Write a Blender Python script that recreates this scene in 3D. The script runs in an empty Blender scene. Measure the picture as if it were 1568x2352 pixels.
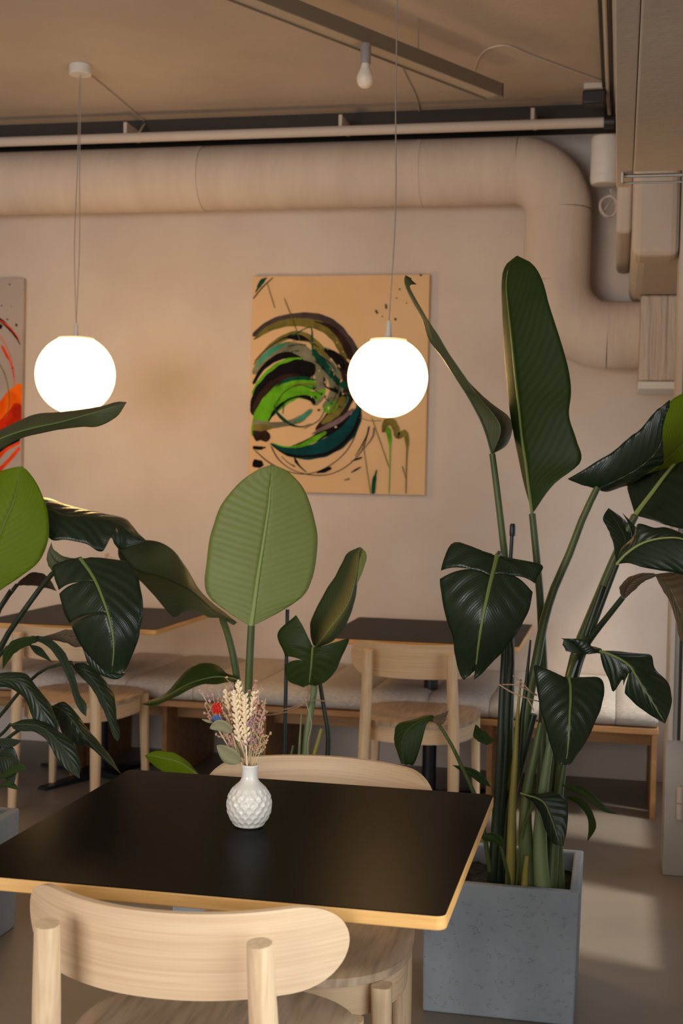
import bpy, bmesh, math, random
from mathutils import Vector, Matrix
random.seed(7)
R_ = math.radians
scene = bpy.context.scene
C = scene.collection

# ------------------------------------------------------------------ camera
FPX = 3047.0
YAW, PITCH, ROLL = R_(11.749), R_(1.481), R_(-1.243)
EYE = Vector((0, 0, 1.40))
fwd = Vector((-math.sin(YAW)*math.cos(PITCH), math.cos(YAW)*math.cos(PITCH), -math.sin(PITCH)))
rgt = Vector((math.cos(YAW), math.sin(YAW), 0)); dwn = fwd.cross(rgt)
rgt, dwn = (math.cos(ROLL)*rgt + math.sin(ROLL)*dwn, -math.sin(ROLL)*rgt + math.cos(ROLL)*dwn)
cam = bpy.data.cameras.new('camera'); camo = bpy.data.objects.new('camera', cam); C.objects.link(camo)
up = -dwn
camo.matrix_world = Matrix(((rgt.x, up.x, -fwd.x, 0), (rgt.y, up.y, -fwd.y, 0), (rgt.z, up.z, -fwd.z, EYE.z), (0, 0, 0, 1)))
cam.sensor_fit = 'HORIZONTAL'; cam.sensor_width = 24.0; cam.lens = FPX*24.0/1568.0
cam.clip_start = 0.05
cam.dof.use_dof = True; cam.dof.focus_distance = 2.8; cam.dof.aperture_fstop = 6.3
scene.camera = camo

# ------------------------------------------------------------------ world, sun, daylight, exposure
w = bpy.data.worlds.new('world'); scene.world = w; w.use_nodes = True
w.node_tree.nodes['Background'].inputs[0].default_value = (0.72, 0.83, 1.0, 1)
w.node_tree.nodes['Background'].inputs[1].default_value = 1.0
def sun_light(direction, strength, angle, color):
    l = bpy.data.lights.new('sun', 'SUN'); l.energy = strength; l.angle = R_(angle); l.color = color
    o = bpy.data.objects.new('sun', l); C.objects.link(o)
    o.rotation_euler = Vector(direction).to_track_quat('-Z', 'Y').to_euler(); return o
def area_light(name, loc, direction, sx, sy, power, color, spread=180):
    l = bpy.data.lights.new(name, 'AREA'); l.shape = 'RECTANGLE'; l.size = sx; l.size_y = sy
    l.energy = power; l.color = color; l.spread = R_(spread)
    o = bpy.data.objects.new(name, l); C.objects.link(o); o.location = loc
    o.rotation_euler = Vector(direction).to_track_quat('-Z', 'Y').to_euler(); return o
sun_light((-0.55, 0.20, -0.75), 3.0, 9.0, (1.0, 0.92, 0.80))
# daylight arriving through the shop front behind the camera and the windows along the right wall
area_light('shopfront_daylight', (-2.9, -2.75, 1.55), (0.1, 1, -0.05), 3.4, 2.3, 155, (1.0, 0.965, 0.95))
for y0, y1, pw in ((5.1, 6.3, 0.9), (3.80, 4.55, 2), (0.3, 2.0, 20)):
    area_light('window_daylight', (0.37, (y0+y1)/2, 0.92), (-1, 0.0, -0.6), y1-y0, 1.2, pw, (0.92, 0.97, 1.0))
vs = scene.view_settings
vs.view_transform = 'Standard'; vs.look = 'None'; vs.exposure = 0.12; vs.gamma = 1.0
vs.use_curve_mapping = False

# ------------------------------------------------------------------ helpers
def ray(px, py):
    return rgt*((px-784)/FPX) + dwn*((py-1176)/FPX) + fwd
def P(px, py, Y):
    r = ray(px, py); return EYE + r*(Y/r.y)
def PZ(px, py, z):
    r = ray(px, py); return EYE + r*((z-EYE.z)/r.z)
def srgb(r, g, b):
    f = lambda c: (c/255/12.92) if c/255 <= .04045 else ((c/255+.055)/1.055)**2.4
    return (f(r), f(g), f(b), 1)

class MB:
    def __init__(s): s.v = []; s.f = []; s.uv = {}
    def add(s, v, f):
        n = len(s.v); s.v += [tuple(p) for p in v]; s.f += [tuple(i+n for i in q) for q in f]; return s
    def box(s, x0, x1, y0, y1, z0, z1):
        return s.add([(x0,y0,z0),(x1,y0,z0),(x1,y1,z0),(x0,y1,z0),(x0,y0,z1),(x1,y0,z1),(x1,y1,z1),(x0,y1,z1)],
                     [(3,2,1,0),(4,5,6,7),(0,1,5,4),(1,2,6,5),(2,3,7,6),(3,0,4,7)])
    def tube(s, pts, rad, seg=10, cap=True):
        pts = [Vector(p) for p in pts]; n = len(pts)
        if not hasattr(rad, '__len__'): rad = [rad]*n
        t0 = (pts[1]-pts[0]).normalized()
        a = Vector((0,0,1)) if abs(t0.z) < .9 else Vector((1,0,0))
        u = t0.cross(a).normalized(); v = []; f = []
        for i, p in enumerate(pts):
            t = (pts[min(i+1,n-1)]-pts[max(i-1,0)]).normalized()
            u = (u - t*u.dot(t)).normalized(); w_ = t.cross(u)
            for k in range(seg):
                an = 2*math.pi*k/seg; v.append(p + (u*math.cos(an)+w_*math.sin(an))*rad[i])
        for i in range(n-1):
            for k in range(seg):
                k2 = (k+1) % seg; f.append((i*seg+k, i*seg+k2, (i+1)*seg+k2, (i+1)*seg+k))
        if cap: f.append(tuple(reversed(range(seg)))); f.append(tuple((n-1)*seg+k for k in range(seg)))
        return s.add(v, f)
    def lathe(s, prof, c=(0,0,0), seg=32):
        v = []; f = []; n = len(prof); c = Vector(c)
        for r, z in prof:
            for k in range(seg):
                an = 2*math.pi*k/seg; v.append(c+Vector((r*math.cos(an), r*math.sin(an), z)))
        for i in range(n-1):
            for k in range(seg):
                k2 = (k+1) % seg; f.append((i*seg+k, i*seg+k2, (i+1)*seg+k2, (i+1)*seg+k))
        f.append(tuple(reversed(range(seg)))); f.append(tuple((n-1)*seg+k for k in range(seg)))
        return s.add(v, f)
    def blob(s, c, rx, ry, rz, nu=8, nv=5, rot=None):
        v = []; f = []; c = Vector(c)
        for i in range(nv+1):
            th = math.pi*i/nv
            for k in range(nu):
                an = 2*math.pi*k/nu
                q = Vector((rx*math.sin(th)*math.cos(an), ry*math.sin(th)*math.sin(an), rz*math.cos(th)))
                if rot is not None: q = rot @ q
                v.append(c+q)
        for i in range(nv):
            for k in range(nu):
                k2 = (k+1) % nu; f.append((i*nu+k, (i+1)*nu+k, (i+1)*nu+k2, i*nu+k2))
        return s.add(v, f)
    def prism(s, outline, z0, z1):
        n = len(outline)
        v = [(x, y, z0) for x, y in outline]+[(x, y, z1) for x, y in outline]
        f = [tuple(reversed(range(n))), tuple(range(n, 2*n))]+[(i, (i+1) % n, n+(i+1) % n, n+i) for i in range(n)]
        return s.add(v, f)
    def build(s, name, mat, parent=None, smooth=True, bevel=0, sharp=35):
        me = bpy.data.meshes.new(name); me.from_pydata(s.v, [], s.f); me.validate(); me.update()
        if mat: me.materials.append(mat)
        o = bpy.data.objects.new(name, me); C.objects.link(o)
        if parent is not None: o.parent = parent
        if smooth:
            me.polygons.foreach_set('use_smooth', [True]*len(me.polygons))
            try: me.set_sharp_from_angle(angle=R_(sharp))
            except Exception: pass
        if bevel:
            m = o.modifiers.new('bevel', 'BEVEL'); m.width = bevel; m.segments = 3; m.limit_method = 'ANGLE'; m.angle_limit = R_(40)
        return o
def tag(o, label, cat, group=None):
    o['label'] = label; o['category'] = cat
    if group: o['group'] = group
    return o
def thing(name, label, cat, loc=(0,0,0), rz=0, group=None):
    o = bpy.data.objects.new(name, None); C.objects.link(o); o.location = loc; o.rotation_euler = (0,0,rz)
    o.empty_display_size = .05
    return tag(o, label, cat, group)
def struct(o): o['kind'] = 'structure'; return o
def spline(pts, n):
    """Catmull-Rom through tuples of any length, chord-parameterised on the first three numbers"""
    m = len(pts); d = [0.0]
    for i in range(1, m):
        d.append(d[-1]+max(1e-6, math.sqrt(sum((pts[i][k]-pts[i-1][k])**2 for k in range(min(3, len(pts[0])))))))
    out = []; j = 0; L = len(pts[0])
    for i in range(n):
        s = d[-1]*i/(n-1)
        while j < m-2 and s > d[j+1]: j += 1
        u = (s-d[j])/(d[j+1]-d[j]); h = d[j+1]-d[j]
        p1, p2 = pts[j], pts[j+1]
        res = []
        for k in range(L):
            m1 = (p2[k]-pts[j-1][k])/(d[j+1]-d[j-1])*h if j > 0 else p2[k]-p1[k]
            m2 = (pts[j+2][k]-p1[k])/(d[j+2]-d[j])*h if j+2 < m else p2[k]-p1[k]
            res.append((2*u**3-3*u**2+1)*p1[k]+(u**3-2*u**2+u)*m1+(-2*u**3+3*u**2)*p2[k]+(u**3-u**2)*m2)
        out.append(tuple(res))
    return out

# ------------------------------------------------------------------ materials
def nodes(name):
    m = bpy.data.materials.new(name); m.use_nodes = True
    nt = m.node_tree; b = nt.nodes['Principled BSDF']; return m, nt, b
def N(nt, t, **kw):
    n = nt.nodes.new(t)
    for k, v in kw.items():
        if hasattr(n, k): setattr(n, k, v)
    return n
def mathn(nt, op, a, b=None, c=None):
    n = nt.nodes.new('ShaderNodeMath'); n.operation = op
    for i, x in enumerate((a, b, c)):
        if x is None: continue
        if isinstance(x, (int, float)): n.inputs[i].default_value = x
        else: nt.links.new(x, n.inputs[i])
    return n.outputs[0]
def mixc(nt, fac, a, b):
    n = nt.nodes.new('ShaderNodeMix'); n.data_type = 'RGBA'
    for i, x in ((0, fac), (6, a), (7, b)):
        if isinstance(x, (int, float)): n.inputs[i].default_value = x
        elif isinstance(x, tuple): n.inputs[i].default_value = x
        else: nt.links.new(x, n.inputs[i])
    return n.outputs[2]
def surface(name, c1, c2, scale=4.0, rough=.7, bump=.1, bscale=40.0, stretch=(1,1,1), detail=5.0, spec=.4, bdist=.01, metallic=0, lo=.35, hi=.65, fine=None):
    m, nt, b = nodes(name)
    tc = N(nt, 'ShaderNodeTexCoord'); mp = N(nt, 'ShaderNodeMapping'); mp.inputs['Scale'].default_value = stretch
    nt.links.new(tc.outputs['Object'], mp.inputs[0])
    n1 = N(nt, 'ShaderNodeTexNoise'); n1.inputs['Scale'].default_value = scale; n1.inputs['Detail'].default_value = detail
    nt.links.new(mp.outputs[0], n1.inputs['Vector'])
    rp = N(nt, 'ShaderNodeMapRange'); rp.inputs[1].default_value = lo; rp.inputs[2].default_value = hi
    nt.links.new(n1.outputs[0], rp.inputs[0])
    nt.links.new(mixc(nt, rp.outputs[0], c1, c2), b.inputs['Base Color'])
    b.inputs['Roughness'].default_value = rough; b.inputs['Specular IOR Level'].default_value = spec
    b.inputs['Metallic'].default_value = metallic
    if bump:
        n2 = N(nt, 'ShaderNodeTexNoise'); n2.inputs['Scale'].default_value = bscale; n2.inputs['Detail'].default_value = 6
        nt.links.new(mp.outputs[0], n2.inputs['Vector'])
        bp = N(nt, 'ShaderNodeBump'); bp.inputs['Strength'].default_value = bump; bp.inputs['Distance'].default_value = bdist
        nt.links.new(n2.outputs[0], bp.inputs['Height']); nt.links.new(bp.outputs[0], b.inputs['Normal'])
    return m
def plain(name, c, rough=.5, spec=.5, metallic=0):
    m, nt, b = nodes(name); b.inputs['Base Color'].default_value = c; b.inputs['Roughness'].default_value = rough
    b.inputs['Specular IOR Level'].default_value = spec; b.inputs['Metallic'].default_value = metallic; return m
def emit(name, c, s):
    m, nt, b = nodes(name); b.inputs['Base Color'].default_value = (.8,.8,.75,1)
    b.inputs['Emission Color'].default_value = c; b.inputs['Emission Strength'].default_value = s; b.inputs['Roughness'].default_value = .25; return m

M = {}
M['wall'] = surface('plaster_wall', (.60,.50,.42,1), (.67,.57,.485,1), 2.2, .9, .35, 26, spec=.15, bdist=.006)
M['ceiling'] = surface('plaster_ceiling', (.50,.42,.355,1), (.58,.49,.415,1), 1.6, .95, .25, 18, spec=.1, bdist=.01)
M['pier'] = surface('grey_painted_pier', (.42,.385,.34,1), (.50,.46,.41,1), 3, .85, .35, 30, spec=.2, bdist=.004)
M['floor'] = surface('concrete_floor', (.185,.155,.125,1), (.26,.22,.18,1), 1.7, .42, .06, 60, spec=.4, detail=8, bdist=.004)
M['duct'] = surface('painted_duct_wrap', (.60,.49,.40,1), (.66,.55,.455,1), 3, .8, .5, 9, stretch=(3,.6,.6), spec=.2, bdist=.01)
M['wrap'] = surface('painted_wrinkled_wrap', (.56,.46,.385,1), (.63,.53,.45,1), 4, .75, .9, 7, stretch=(6,6,.5), spec=.25, bdist=.03)
M['conduit'] = plain('painted_conduit', (.58,.50,.43,1), .6, .3)
M['darkgap'] = plain('dark_strip', (.045,.038,.033,1), .7, .3)
M['blackpipe'] = plain('black_pipe', (.02,.017,.015,1), .45)
M['white'] = plain('white_plastic', (.72,.68,.63,1), .45, .4)
M['grey_socket'] = plain('grey_socket', (.30,.28,.26,1), .5)
M['fixture'] = plain('olive_grey_metal', (.20,.165,.125,1), .5, .4)
M['fixture_in'] = plain('fixture_louvre', (.45,.38,.31,1), .5, .4)
M['cord'] = plain('lamp_cord', (.33,.28,.24,1), .6)
M['chrome'] = plain('dull_steel', (.5,.47,.43,1), .35, .5, .8)
M['black'] = plain('black_steel', (.008,.009,.012,1), .42, .5)
M['laminate'] = surface('black_laminate', (.006,.0045,.004,1), (.0085,.0062,.0055,1), 30, .30, .05, 300, spec=.010, bdist=.001)
M['ash'] = surface('pale_ash_wood', (.585,.40,.235,1), (.675,.49,.305,1), 9, .5, .08, 60, stretch=(.4,.6,24), spec=.35, bdist=.002)
M['ash_up'] = surface('pale_ash_wood_upright', (.575,.395,.23,1), (.68,.495,.305,1), 9, .5, .08, 60, stretch=(16,16,.35), spec=.35, bdist=.002)
M['ash_seat'] = surface('ash_seat_veneer', (.33,.235,.15,1), (.56,.425,.29,1), 8, .38, .06, 60, stretch=(9,.8,3), spec=.4, bdist=.002, lo=.3, hi=.7)
M['ply'] = surface('plywood_edge', (.55,.29,.085,1), (.70,.40,.135,1), 5, .5, .1, 40, stretch=(1,1,14), spec=.35, bdist=.001)
M['oak'] = surface('bench_wood', (.30,.15,.055,1), (.40,.21,.085,1), 5, .55, .1, 50, stretch=(1,5,8), spec=.3, bdist=.002)
M['fabric'] = surface('woven_grey_fabric', (.40,.355,.305,1), (.58,.52,.45,1), 160, .95, .6, 380, stretch=(.35,1,1), spec=.1, detail=3, bdist=.003, lo=.3, hi=.7)
M['soil'] = surface('dark_soil', (.010,.008,.006,1), (.035,.028,.022,1), 60, .95, 1.0, 90, bdist=.02)
M['ceramic'] = plain('white_glazed_ceramic', (.70,.65,.56,1), .16, .5)
M['globe'] = emit('opal_globe_light', (1.0, .59, .215, 1), 15.0)
M['bulb'] = plain('frosted_bulb', (.80,.72,.62,1), .35, .4)
M['twine'] = plain('jute_twine', (.42,.27,.16,1), .9)
M['stake'] = plain('green_black_stake', (.012,.020,.020,1), .35)
M['canvas'] = surface('beige_canvas', (.70,.455,.235,1), (.75,.50,.27,1), 3, .8, .1, 200, spec=.2, bdist=.001)
M['canvas2'] = surface('grey_canvas', (.40,.33,.285,1), (.46,.385,.335,1), 3, .8, .1, 200, spec=.2, bdist=.001)
def pane_glass():
    m, nt, b = nodes('window_glass'); tr = N(nt, 'ShaderNodeBsdfTransparent'); b.inputs['Roughness'].default_value = .02; b.inputs['Base Color'].default_value = (.02,.02,.02,1)
    mx = N(nt, 'ShaderNodeMixShader'); mx.inputs[0].default_value = .06
    nt.links.new(tr.outputs[0], mx.inputs[1]); nt.links.new(b.outputs[0], mx.inputs[2]); nt.links.new(mx.outputs[0], nt.nodes['Material Output'].inputs[0]); return m
M['pane'] = pane_glass()
def concrete():
    m = surface('blue_grey_concrete', (.275,.310,.338,1), (.335,.370,.395,1), 5, .8, 0, spec=.25)
    nt = m.node_tree; b = nt.nodes['Principled BSDF']; tc = nt.nodes['Texture Coordinate']
    mp = N(nt, 'ShaderNodeMapping'); mp.inputs['Scale'].default_value = (1,1,1.5); nt.links.new(tc.outputs['Object'], mp.inputs[0])
    ns = N(nt, 'ShaderNodeTexNoise'); ns.inputs['Scale'].default_value = 60; nt.links.new(mp.outputs[0], ns.inputs['Vector'])
    vz = N(nt, 'ShaderNodeTexNoise'); vz.inputs['Scale'].default_value = 62; vz.inputs['Detail'].default_value = 3
    nt.links.new(mp.outputs[0], vz.inputs['Vector'])
    pit = N(nt, 'ShaderNodeMapRange'); pit.inputs[1].default_value = .31; pit.inputs[2].default_value = .37
    nt.links.new(vz.outputs[0], pit.inputs[0])
    hsum = mathn(nt, 'ADD', mathn(nt, 'MULTIPLY', pit.outputs[0], 1.0), mathn(nt, 'MULTIPLY', ns.outputs[0], .12))
    bp = N(nt, 'ShaderNodeBump'); bp.inputs['Strength'].default_value = .6; bp.inputs['Distance'].default_value = .0035
    nt.links.new(hsum, bp.inputs['Height']); nt.links.new(bp.outputs[0], b.inputs['Normal'])
    return m
M['concrete'] = concrete()
def leaf_mat(name, c1, c2, mid, rough=.35, trans=.18, tcol=None, freq=26, bump=.35, slant=.30, midw=.05, spec=.5):
    m, nt, b = nodes(name)
    uv = N(nt, 'ShaderNodeUVMap'); uv.uv_map = 'UVMap'; sp = N(nt, 'ShaderNodeSeparateXYZ'); nt.links.new(uv.outputs[0], sp.inputs[0])
    s = mathn(nt, 'MULTIPLY', mathn(nt, 'ABSOLUTE', mathn(nt, 'SUBTRACT', sp.outputs[1], .5)), 2.0)
    ph = mathn(nt, 'SUBTRACT', sp.outputs[0], mathn(nt, 'MULTIPLY', s, slant))
    tc = N(nt, 'ShaderNodeTexCoord'); nz = N(nt, 'ShaderNodeTexNoise'); nz.inputs['Scale'].default_value = 14; nt.links.new(tc.outputs['Object'], nz.inputs['Vector'])
    ph2 = mathn(nt, 'ADD', mathn(nt, 'MULTIPLY', ph, freq*6.283), mathn(nt, 'MULTIPLY', nz.outputs[0], 3.0))
    wv = mathn(nt, 'MULTIPLY_ADD', mathn(nt, 'SINE', ph2), .5, .5)
    fine = mathn(nt, 'MULTIPLY_ADD', mathn(nt, 'SINE', mathn(nt, 'MULTIPLY', ph2, 5.0)), .5, .5)
    f = mathn(nt, 'ADD', mathn(nt, 'MULTIPLY', wv, .2), mathn(nt, 'MULTIPLY', nz.outputs[0], .8))
    col = mixc(nt, f, c1, c2)
    mr = N(nt, 'ShaderNodeMapRange'); mr.inputs[1].default_value = midw; mr.inputs[2].default_value = 0.0
    nt.links.new(s, mr.inputs[0]); col = mixc(nt, mr.outputs[0], col, mid)
    nt.links.new(col, b.inputs['Base Color']); b.inputs['Roughness'].default_value = rough; b.inputs['Specular IOR Level'].default_value = spec
    bp = N(nt, 'ShaderNodeBump'); bp.inputs['Strength'].default_value = bump; bp.inputs['Distance'].default_value = .004
    nt.links.new(mathn(nt, 'ADD', wv, mathn(nt, 'MULTIPLY', fine, .2)), bp.inputs['Height']); nt.links.new(bp.outputs[0], b.inputs['Normal'])
    if trans:
        tr = N(nt, 'ShaderNodeBsdfTranslucent'); tr.inputs[0].default_value = tcol or c2
        mx = N(nt, 'ShaderNodeMixShader'); mx.inputs[0].default_value = trans
        nt.links.new(b.outputs[0], mx.inputs[1]); nt.links.new(tr.outputs[0], mx.inputs[2])
        nt.links.new(mx.outputs[0], nt.nodes['Material Output'].inputs[0])
    return m
M['lf_dark'] = leaf_mat('leaf_dark_green', (.006,.015,.006,1), (.014,.032,.012,1), (.05,.085,.025,1), .30, .05, (.05,.12,.02,1), freq=9, bump=.3)
M['lf_mid'] = leaf_mat('leaf_mid_green', (.016,.032,.004,1), (.032,.058,.007,1), (.08,.11,.02,1), .5, .2, (.10,.19,.01,1), freq=22, bump=.10, spec=.25)
M['lf_backlit'] = leaf_mat('leaf_backlit_green', (.15,.225,.006,1), (.21,.30,.010,1), (.22,.30,.03,1), .45, .45, (.32,.48,.03,1), freq=20, bump=.2, spec=.25)  # backlit leaves: light from behind is put into the brighter base colour
M['lf_pale'] = leaf_mat('leaf_pale_underside', (.200,.238,.050,1), (.255,.295,.070,1), (.38,.42,.11,1), .5, .18, (.25,.38,.08,1), freq=24, bump=.22, midw=.03, slant=.10)
M['lf_olive'] = leaf_mat('leaf_olive_underside', (.050,.060,.020,1), (.085,.095,.035,1), (.05,.06,.02,1), .5, .12, (.15,.2,.03,1), freq=22, bump=.1)
M['lf_yellow'] = leaf_mat('leaf_yellowing', (.022,.036,.005,1), (.045,.060,.008,1), (.20,.14,.018,1), .5, .15, (.15,.18,.01,1), freq=26, bump=.4, midw=.55)
M['lf_dead'] = leaf_mat('leaf_withered', (.06,.045,.022,1), (.16,.10,.05,1), (.2,.14,.07,1), .6, .1, (.3,.2,.08,1), freq=8, bump=.5)
M['rib'] = plain('leaf_midrib', (.15,.20,.05,1), .45)
M['rib_pale'] = plain('leaf_midrib_pale', (.30,.36,.11,1), .45)
M['rib_dark'] = plain('leaf_midrib_dark', (.035,.055,.018,1), .45)
M['stem'] = surface('green_stem', (.058,.080,.020,1), (.090,.118,.032,1), 12, .45, .1, 60, stretch=(3,3,.3), bdist=.002)
M['stem_dark'] = surface('dark_green_stem', (.012,.019,.008,1), (.026,.038,.015,1), 12, .4, .1, 60, stretch=(3,3,.3), bdist=.002)
M['stem_pale'] = surface('pale_green_stem', (.12,.17,.065,1), (.19,.24,.10,1), 12, .45, .1, 60, stretch=(3,3,.3), bdist=.002)
M['stem_yellow'] = surface('yellowing_stem', (.20,.17,.025,1), (.30,.24,.05,1), 12, .5, .1, 60, stretch=(3,3,.3), bdist=.002)

# ------------------------------------------------------------------ the room
WALL_Y, CEIL = 6.40, 3.135
def wall_box(name, mat, *b, bevel=0): return struct(MB().box(*b).build(name, mat, smooth=False, bevel=bevel))
wall_box('floor', M['floor'], -6.6, 1.2, -3.1, 6.6, -.12, 0)
wall_box('ceiling', M['ceiling'], -6.6, 1.2, -3.1, 6.6, CEIL, CEIL+.12)
wall_box('wall_back', M['wall'], -6.6, 1.2, WALL_Y, WALL_Y+.15, 0, CEIL)
wall_box('wall_left', M['wall'], -6.6, -6.45, -3.1, WALL_Y, 0, CEIL)
mb = MB()          # shop front wall behind the camera, one wide opening
mb.box(-6.45, -4.6, -3.1, -2.95, 0, CEIL).box(.15, 1.2, -3.1, -2.95, 0, CEIL).box(-4.6, .15, -3.1, -2.95, 0, .35).box(-4.6, .15, -3.1, -2.95, 2.75, CEIL)
struct(mb.build('wall_rear', M['wall'], smooth=False))
mb = MB()          # right wall: sill, piers and three openings
SILL, HEAD = .26, 1.56
WIN = ((5.10, 6.30), (3.80, 4.55), (0.30, 2.0))
mb.box(.35, .385, -2.95, WALL_Y, 0, SILL).box(.35, .385, -2.95, WALL_Y, HEAD, CEIL)
for a, b in ((6.30, WALL_Y), (4.55, 5.10), (2.0, 3.80), (-2.95, .30)): mb.box(.35, .385, a, b, SILL, HEAD)
struct(mb.build('wall_right', M['pier'], smooth=False))
for i, (a, b) in enumerate(WIN):
    mb = MB(); mb.box(.36, .38, a, a+.025, SILL, HEAD).box(.36, .38, b-.025, b, SILL, HEAD).box(.36, .38, a+.025, b-.025, SILL, SILL+.03).box(.36, .38, a+.025, b-.025, HEAD-.03, HEAD)
    wf = struct(mb.build('window_%d' % (i+1), M['fixture'], smooth=False))
    MB().box(.3785, .3795, a+.02, b-.02, SILL+.02, HEAD-.02).build('pane', M['pane'], wf, smooth=False)
# pier at the end of the bench, with its door frame
pier = wall_box('wall_pier', M['pier'], .192, .349, 4.865, 5.06, 0, CEIL, bevel=.004)
mb = MB(); mb.box(.197, .212, 4.845, 4.865, .49, 2.9).box(.240, .345, 4.850, 4.865, .49, 2.9)
struct(mb.build('trim_1', M['conduit'], smooth=False))
struct(MB().box(.229, .239, 4.858, 4.866, .49, 2.9).build('trim_2', M['darkgap'], smooth=False))  # dark strip stands in for the shaded gap in the door frame
hg = thing('door_hinge', 'tan barrel hinge on the grey pier at the right edge', 'hinge', (.245, 4.852, .21))
MB().lathe([(.012, 0), (.012, .055)], seg=14).build('barrel', M['conduit'], hg)
MB().lathe([(.012, .058), (.012, .115)], seg=14).build('barrel', M['conduit'], hg)
MB().box(.0, .05, .004, .012, .0, .115).build('plate', M['conduit'], hg, smooth=False)
# ceiling-height bulkheads over the windows
wall_box('trim_3', M['ceiling'], .018, .35, -2.95, 3.94, 2.30, CEIL, bevel=.006)
wall_box('trim_4', M['ceiling'], -.030, .017, -2.95, 4.15, 2.302, CEIL, bevel=.003)
wall_box('trim_5', M['ceiling'], .025, .345, 5.065, WALL_Y, 2.235, CEIL, bevel=.05)
wall_box('trim_8', M['ceiling'], .025, .191, 4.87, 5.06, 2.215, CEIL, bevel=.03)
wall_box('trim_6', M['ceiling'], -.035, .025, 5.35, WALL_Y, 2.385, CEIL, bevel=.02)
wall_box('trim_7', M['darkgap'], -6.4, -.04, 6.22, WALL_Y, 3.045, CEIL)  # plain dark band along the top of the back wall
br = thing('curtain_rail', 'slim steel double rail under the bulkhead by the right edge', 'rail', (0,0,0))
MB().tube([(-.012, 3.975, 2.297), (.34, 3.975, 2.297)], .0055).build('rod', M['chrome'], br)
MB().tube([(-.012, 3.985, 2.279), (.34, 3.985, 2.279)], .003).build('rod', M['chrome'], br)
MB().box(-.016, -.008, 3.945, 3.995, 2.272, 2.306).build('end_plate', M['chrome'], br, smooth=False, bevel=.002)

# ------------------------------------------------------------------ ceiling services
def arc(c, r, a0, a1, n, ax):
    out = []
    for i in range(n+1):
        a = R_(a0+(a1-a0)*i/n); out.append(Vector(c)+Vector((r*math.cos(a), 0, r*math.sin(a))))
    return out
DY, DZ, DR, VX, LZ = 6.225, 2.84, .153, -.305, 2.08
duct = thing('ventilation_duct', 'fat painted round duct running along the back wall and bending down', 'duct', (0, 0, 0))
def dtube(name, pts, r): return MB().tube(pts, r, 40).build(name, M['duct'], duct, sharp=60)
dtube('straight_section', [(-6.4, DY, DZ), (-3.2, DY, DZ), (-2.02, DY, DZ)], DR)
dtube('straight_section', [(-2.02, DY, DZ), (-.95, DY, DZ)], DR-.0025)
dtube('straight_section', [(-.95, DY, DZ), (VX-.19, DY, DZ)], DR)
dtube('elbow', arc((VX-.19, DY, DZ-.19), .19, 90, 0, 20, 0), DR+.002)
dtube('straight_section', [(VX, DY, DZ-.19), (VX, DY, LZ+.24)], DR)
dtube('elbow', arc((VX+.24, DY, LZ+.24), .24, 180, 270, 20, 0), DR+.001)
dtube('straight_section', [(VX+.24, DY, LZ), (.074, DY, LZ)], DR)
for x in (-2.02, -.95):
    MB().tube([(x-.012, DY, DZ), (x+.012, DY, DZ)], DR+.003, 40).build('joint_band', M['duct'], duct)
o = MB().box(.075, .345, 6.0, WALL_Y-.002, 1.855, 2.232).build('duct_end_box', M['wrap'], bevel=.012); tag(o, 'wrinkled wrapped box where the lower duct meets the pier', 'box')
MB().box(.073, .345, 5.995, WALL_Y-.002, 1.82, 1.853).build('bottom_lip', M['white'], o, bevel=.004)
cd = thing('conduit_pipe', 'thin pale conduit above the fat duct under the ceiling', 'pipe', (0,0,0))
MB().tube([(-6.4, 6.03, 3.000), (-.105, 6.03, 3.000)], .0225, 16).build('pipe', M['conduit'], cd)
for x in (-3.2, -2.35, -1.3, -.42):
    MB().box(x-.008, x+.008, 6.03, 6.219, 3.022, 3.075).build('hanger', M['conduit'], cd, smooth=False)
MB().tube([(-.105, 6.03, 3.0), (-.06, 6.03, 3.0)], .03, 16).build('end_coupling', M['blackpipe'], cd)
for i, (x, r, mt, lb) in enumerate(((-.112, .0065, 'blackpipe', 'thin black cable along the ceiling, farthest from the bulkhead'), (-.094, .009, 'conduit', 'tan tube between black cables along the ceiling edge'),
                              (-.077, .0085, 'blackpipe', 'thicker black cable along the ceiling, second from the bulkhead'), (-.060, .009, 'conduit', 'tan tube along the ceiling nearest the bulkhead'), (-.043, .007, 'blackpipe', 'black cable tight against the ceiling bulkhead'))):
    o = MB().tube([(x, 2.5, CEIL-.012), (x, 4.6, CEIL-.012), (x+.004, 6.0, CEIL-.02), (x+.01, 6.2, CEIL-.05)], r, 10).build('ceiling_cable', M[mt])
    tag(o, lb, 'cable', 'cables along the ceiling edge')
dv = thing('motion_sensor', 'small black detector on a pale ceiling mount near the corner', 'sensor', (0,0,0))
q = PZ(1365, 196, CEIL)
MB().box(q.x-.045, q.x+.045, q.y-.05, q.y+.05, CEIL-.025, CEIL).build('mount', M['conduit'], dv, bevel=.004)
MB().box(q.x-.05, q.x+.05, q.y-.03, q.y+.05, CEIL-.085, CEIL-.0255).build('body', M['blackpipe'], dv, bevel=.008)
sk = thing('wall_speaker', 'white cylindrical speaker tucked between duct elbow and bulkhead', 'speaker', (-.095, 6.12, 2.74))
MB().lathe([(.030, 0), (.060, .004), (.066, .02), (.066, .20), (.062, .215), (.03, .22)], seg=32).build('body', M['white'], sk)
MB().lathe([(.0675, .035), (.0675, .042)], seg=32).build('band', M['white'], sk)
MB().box(-.015, .015, .06, .279, .1, .13).build('bracket', M['white'], sk, smooth=False)
pts = []
for i in range(60):
    a = i/59*2*math.pi*2.6; pts.append((-.075+.042*math.cos(a)*(1-.004*i), 6.16+.012*math.sin(a*1.7), 2.655+.045*math.sin(a)))
pts += [(-.06, 6.2, 2.70), (-.07, 6.18, 2.742)]
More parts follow.
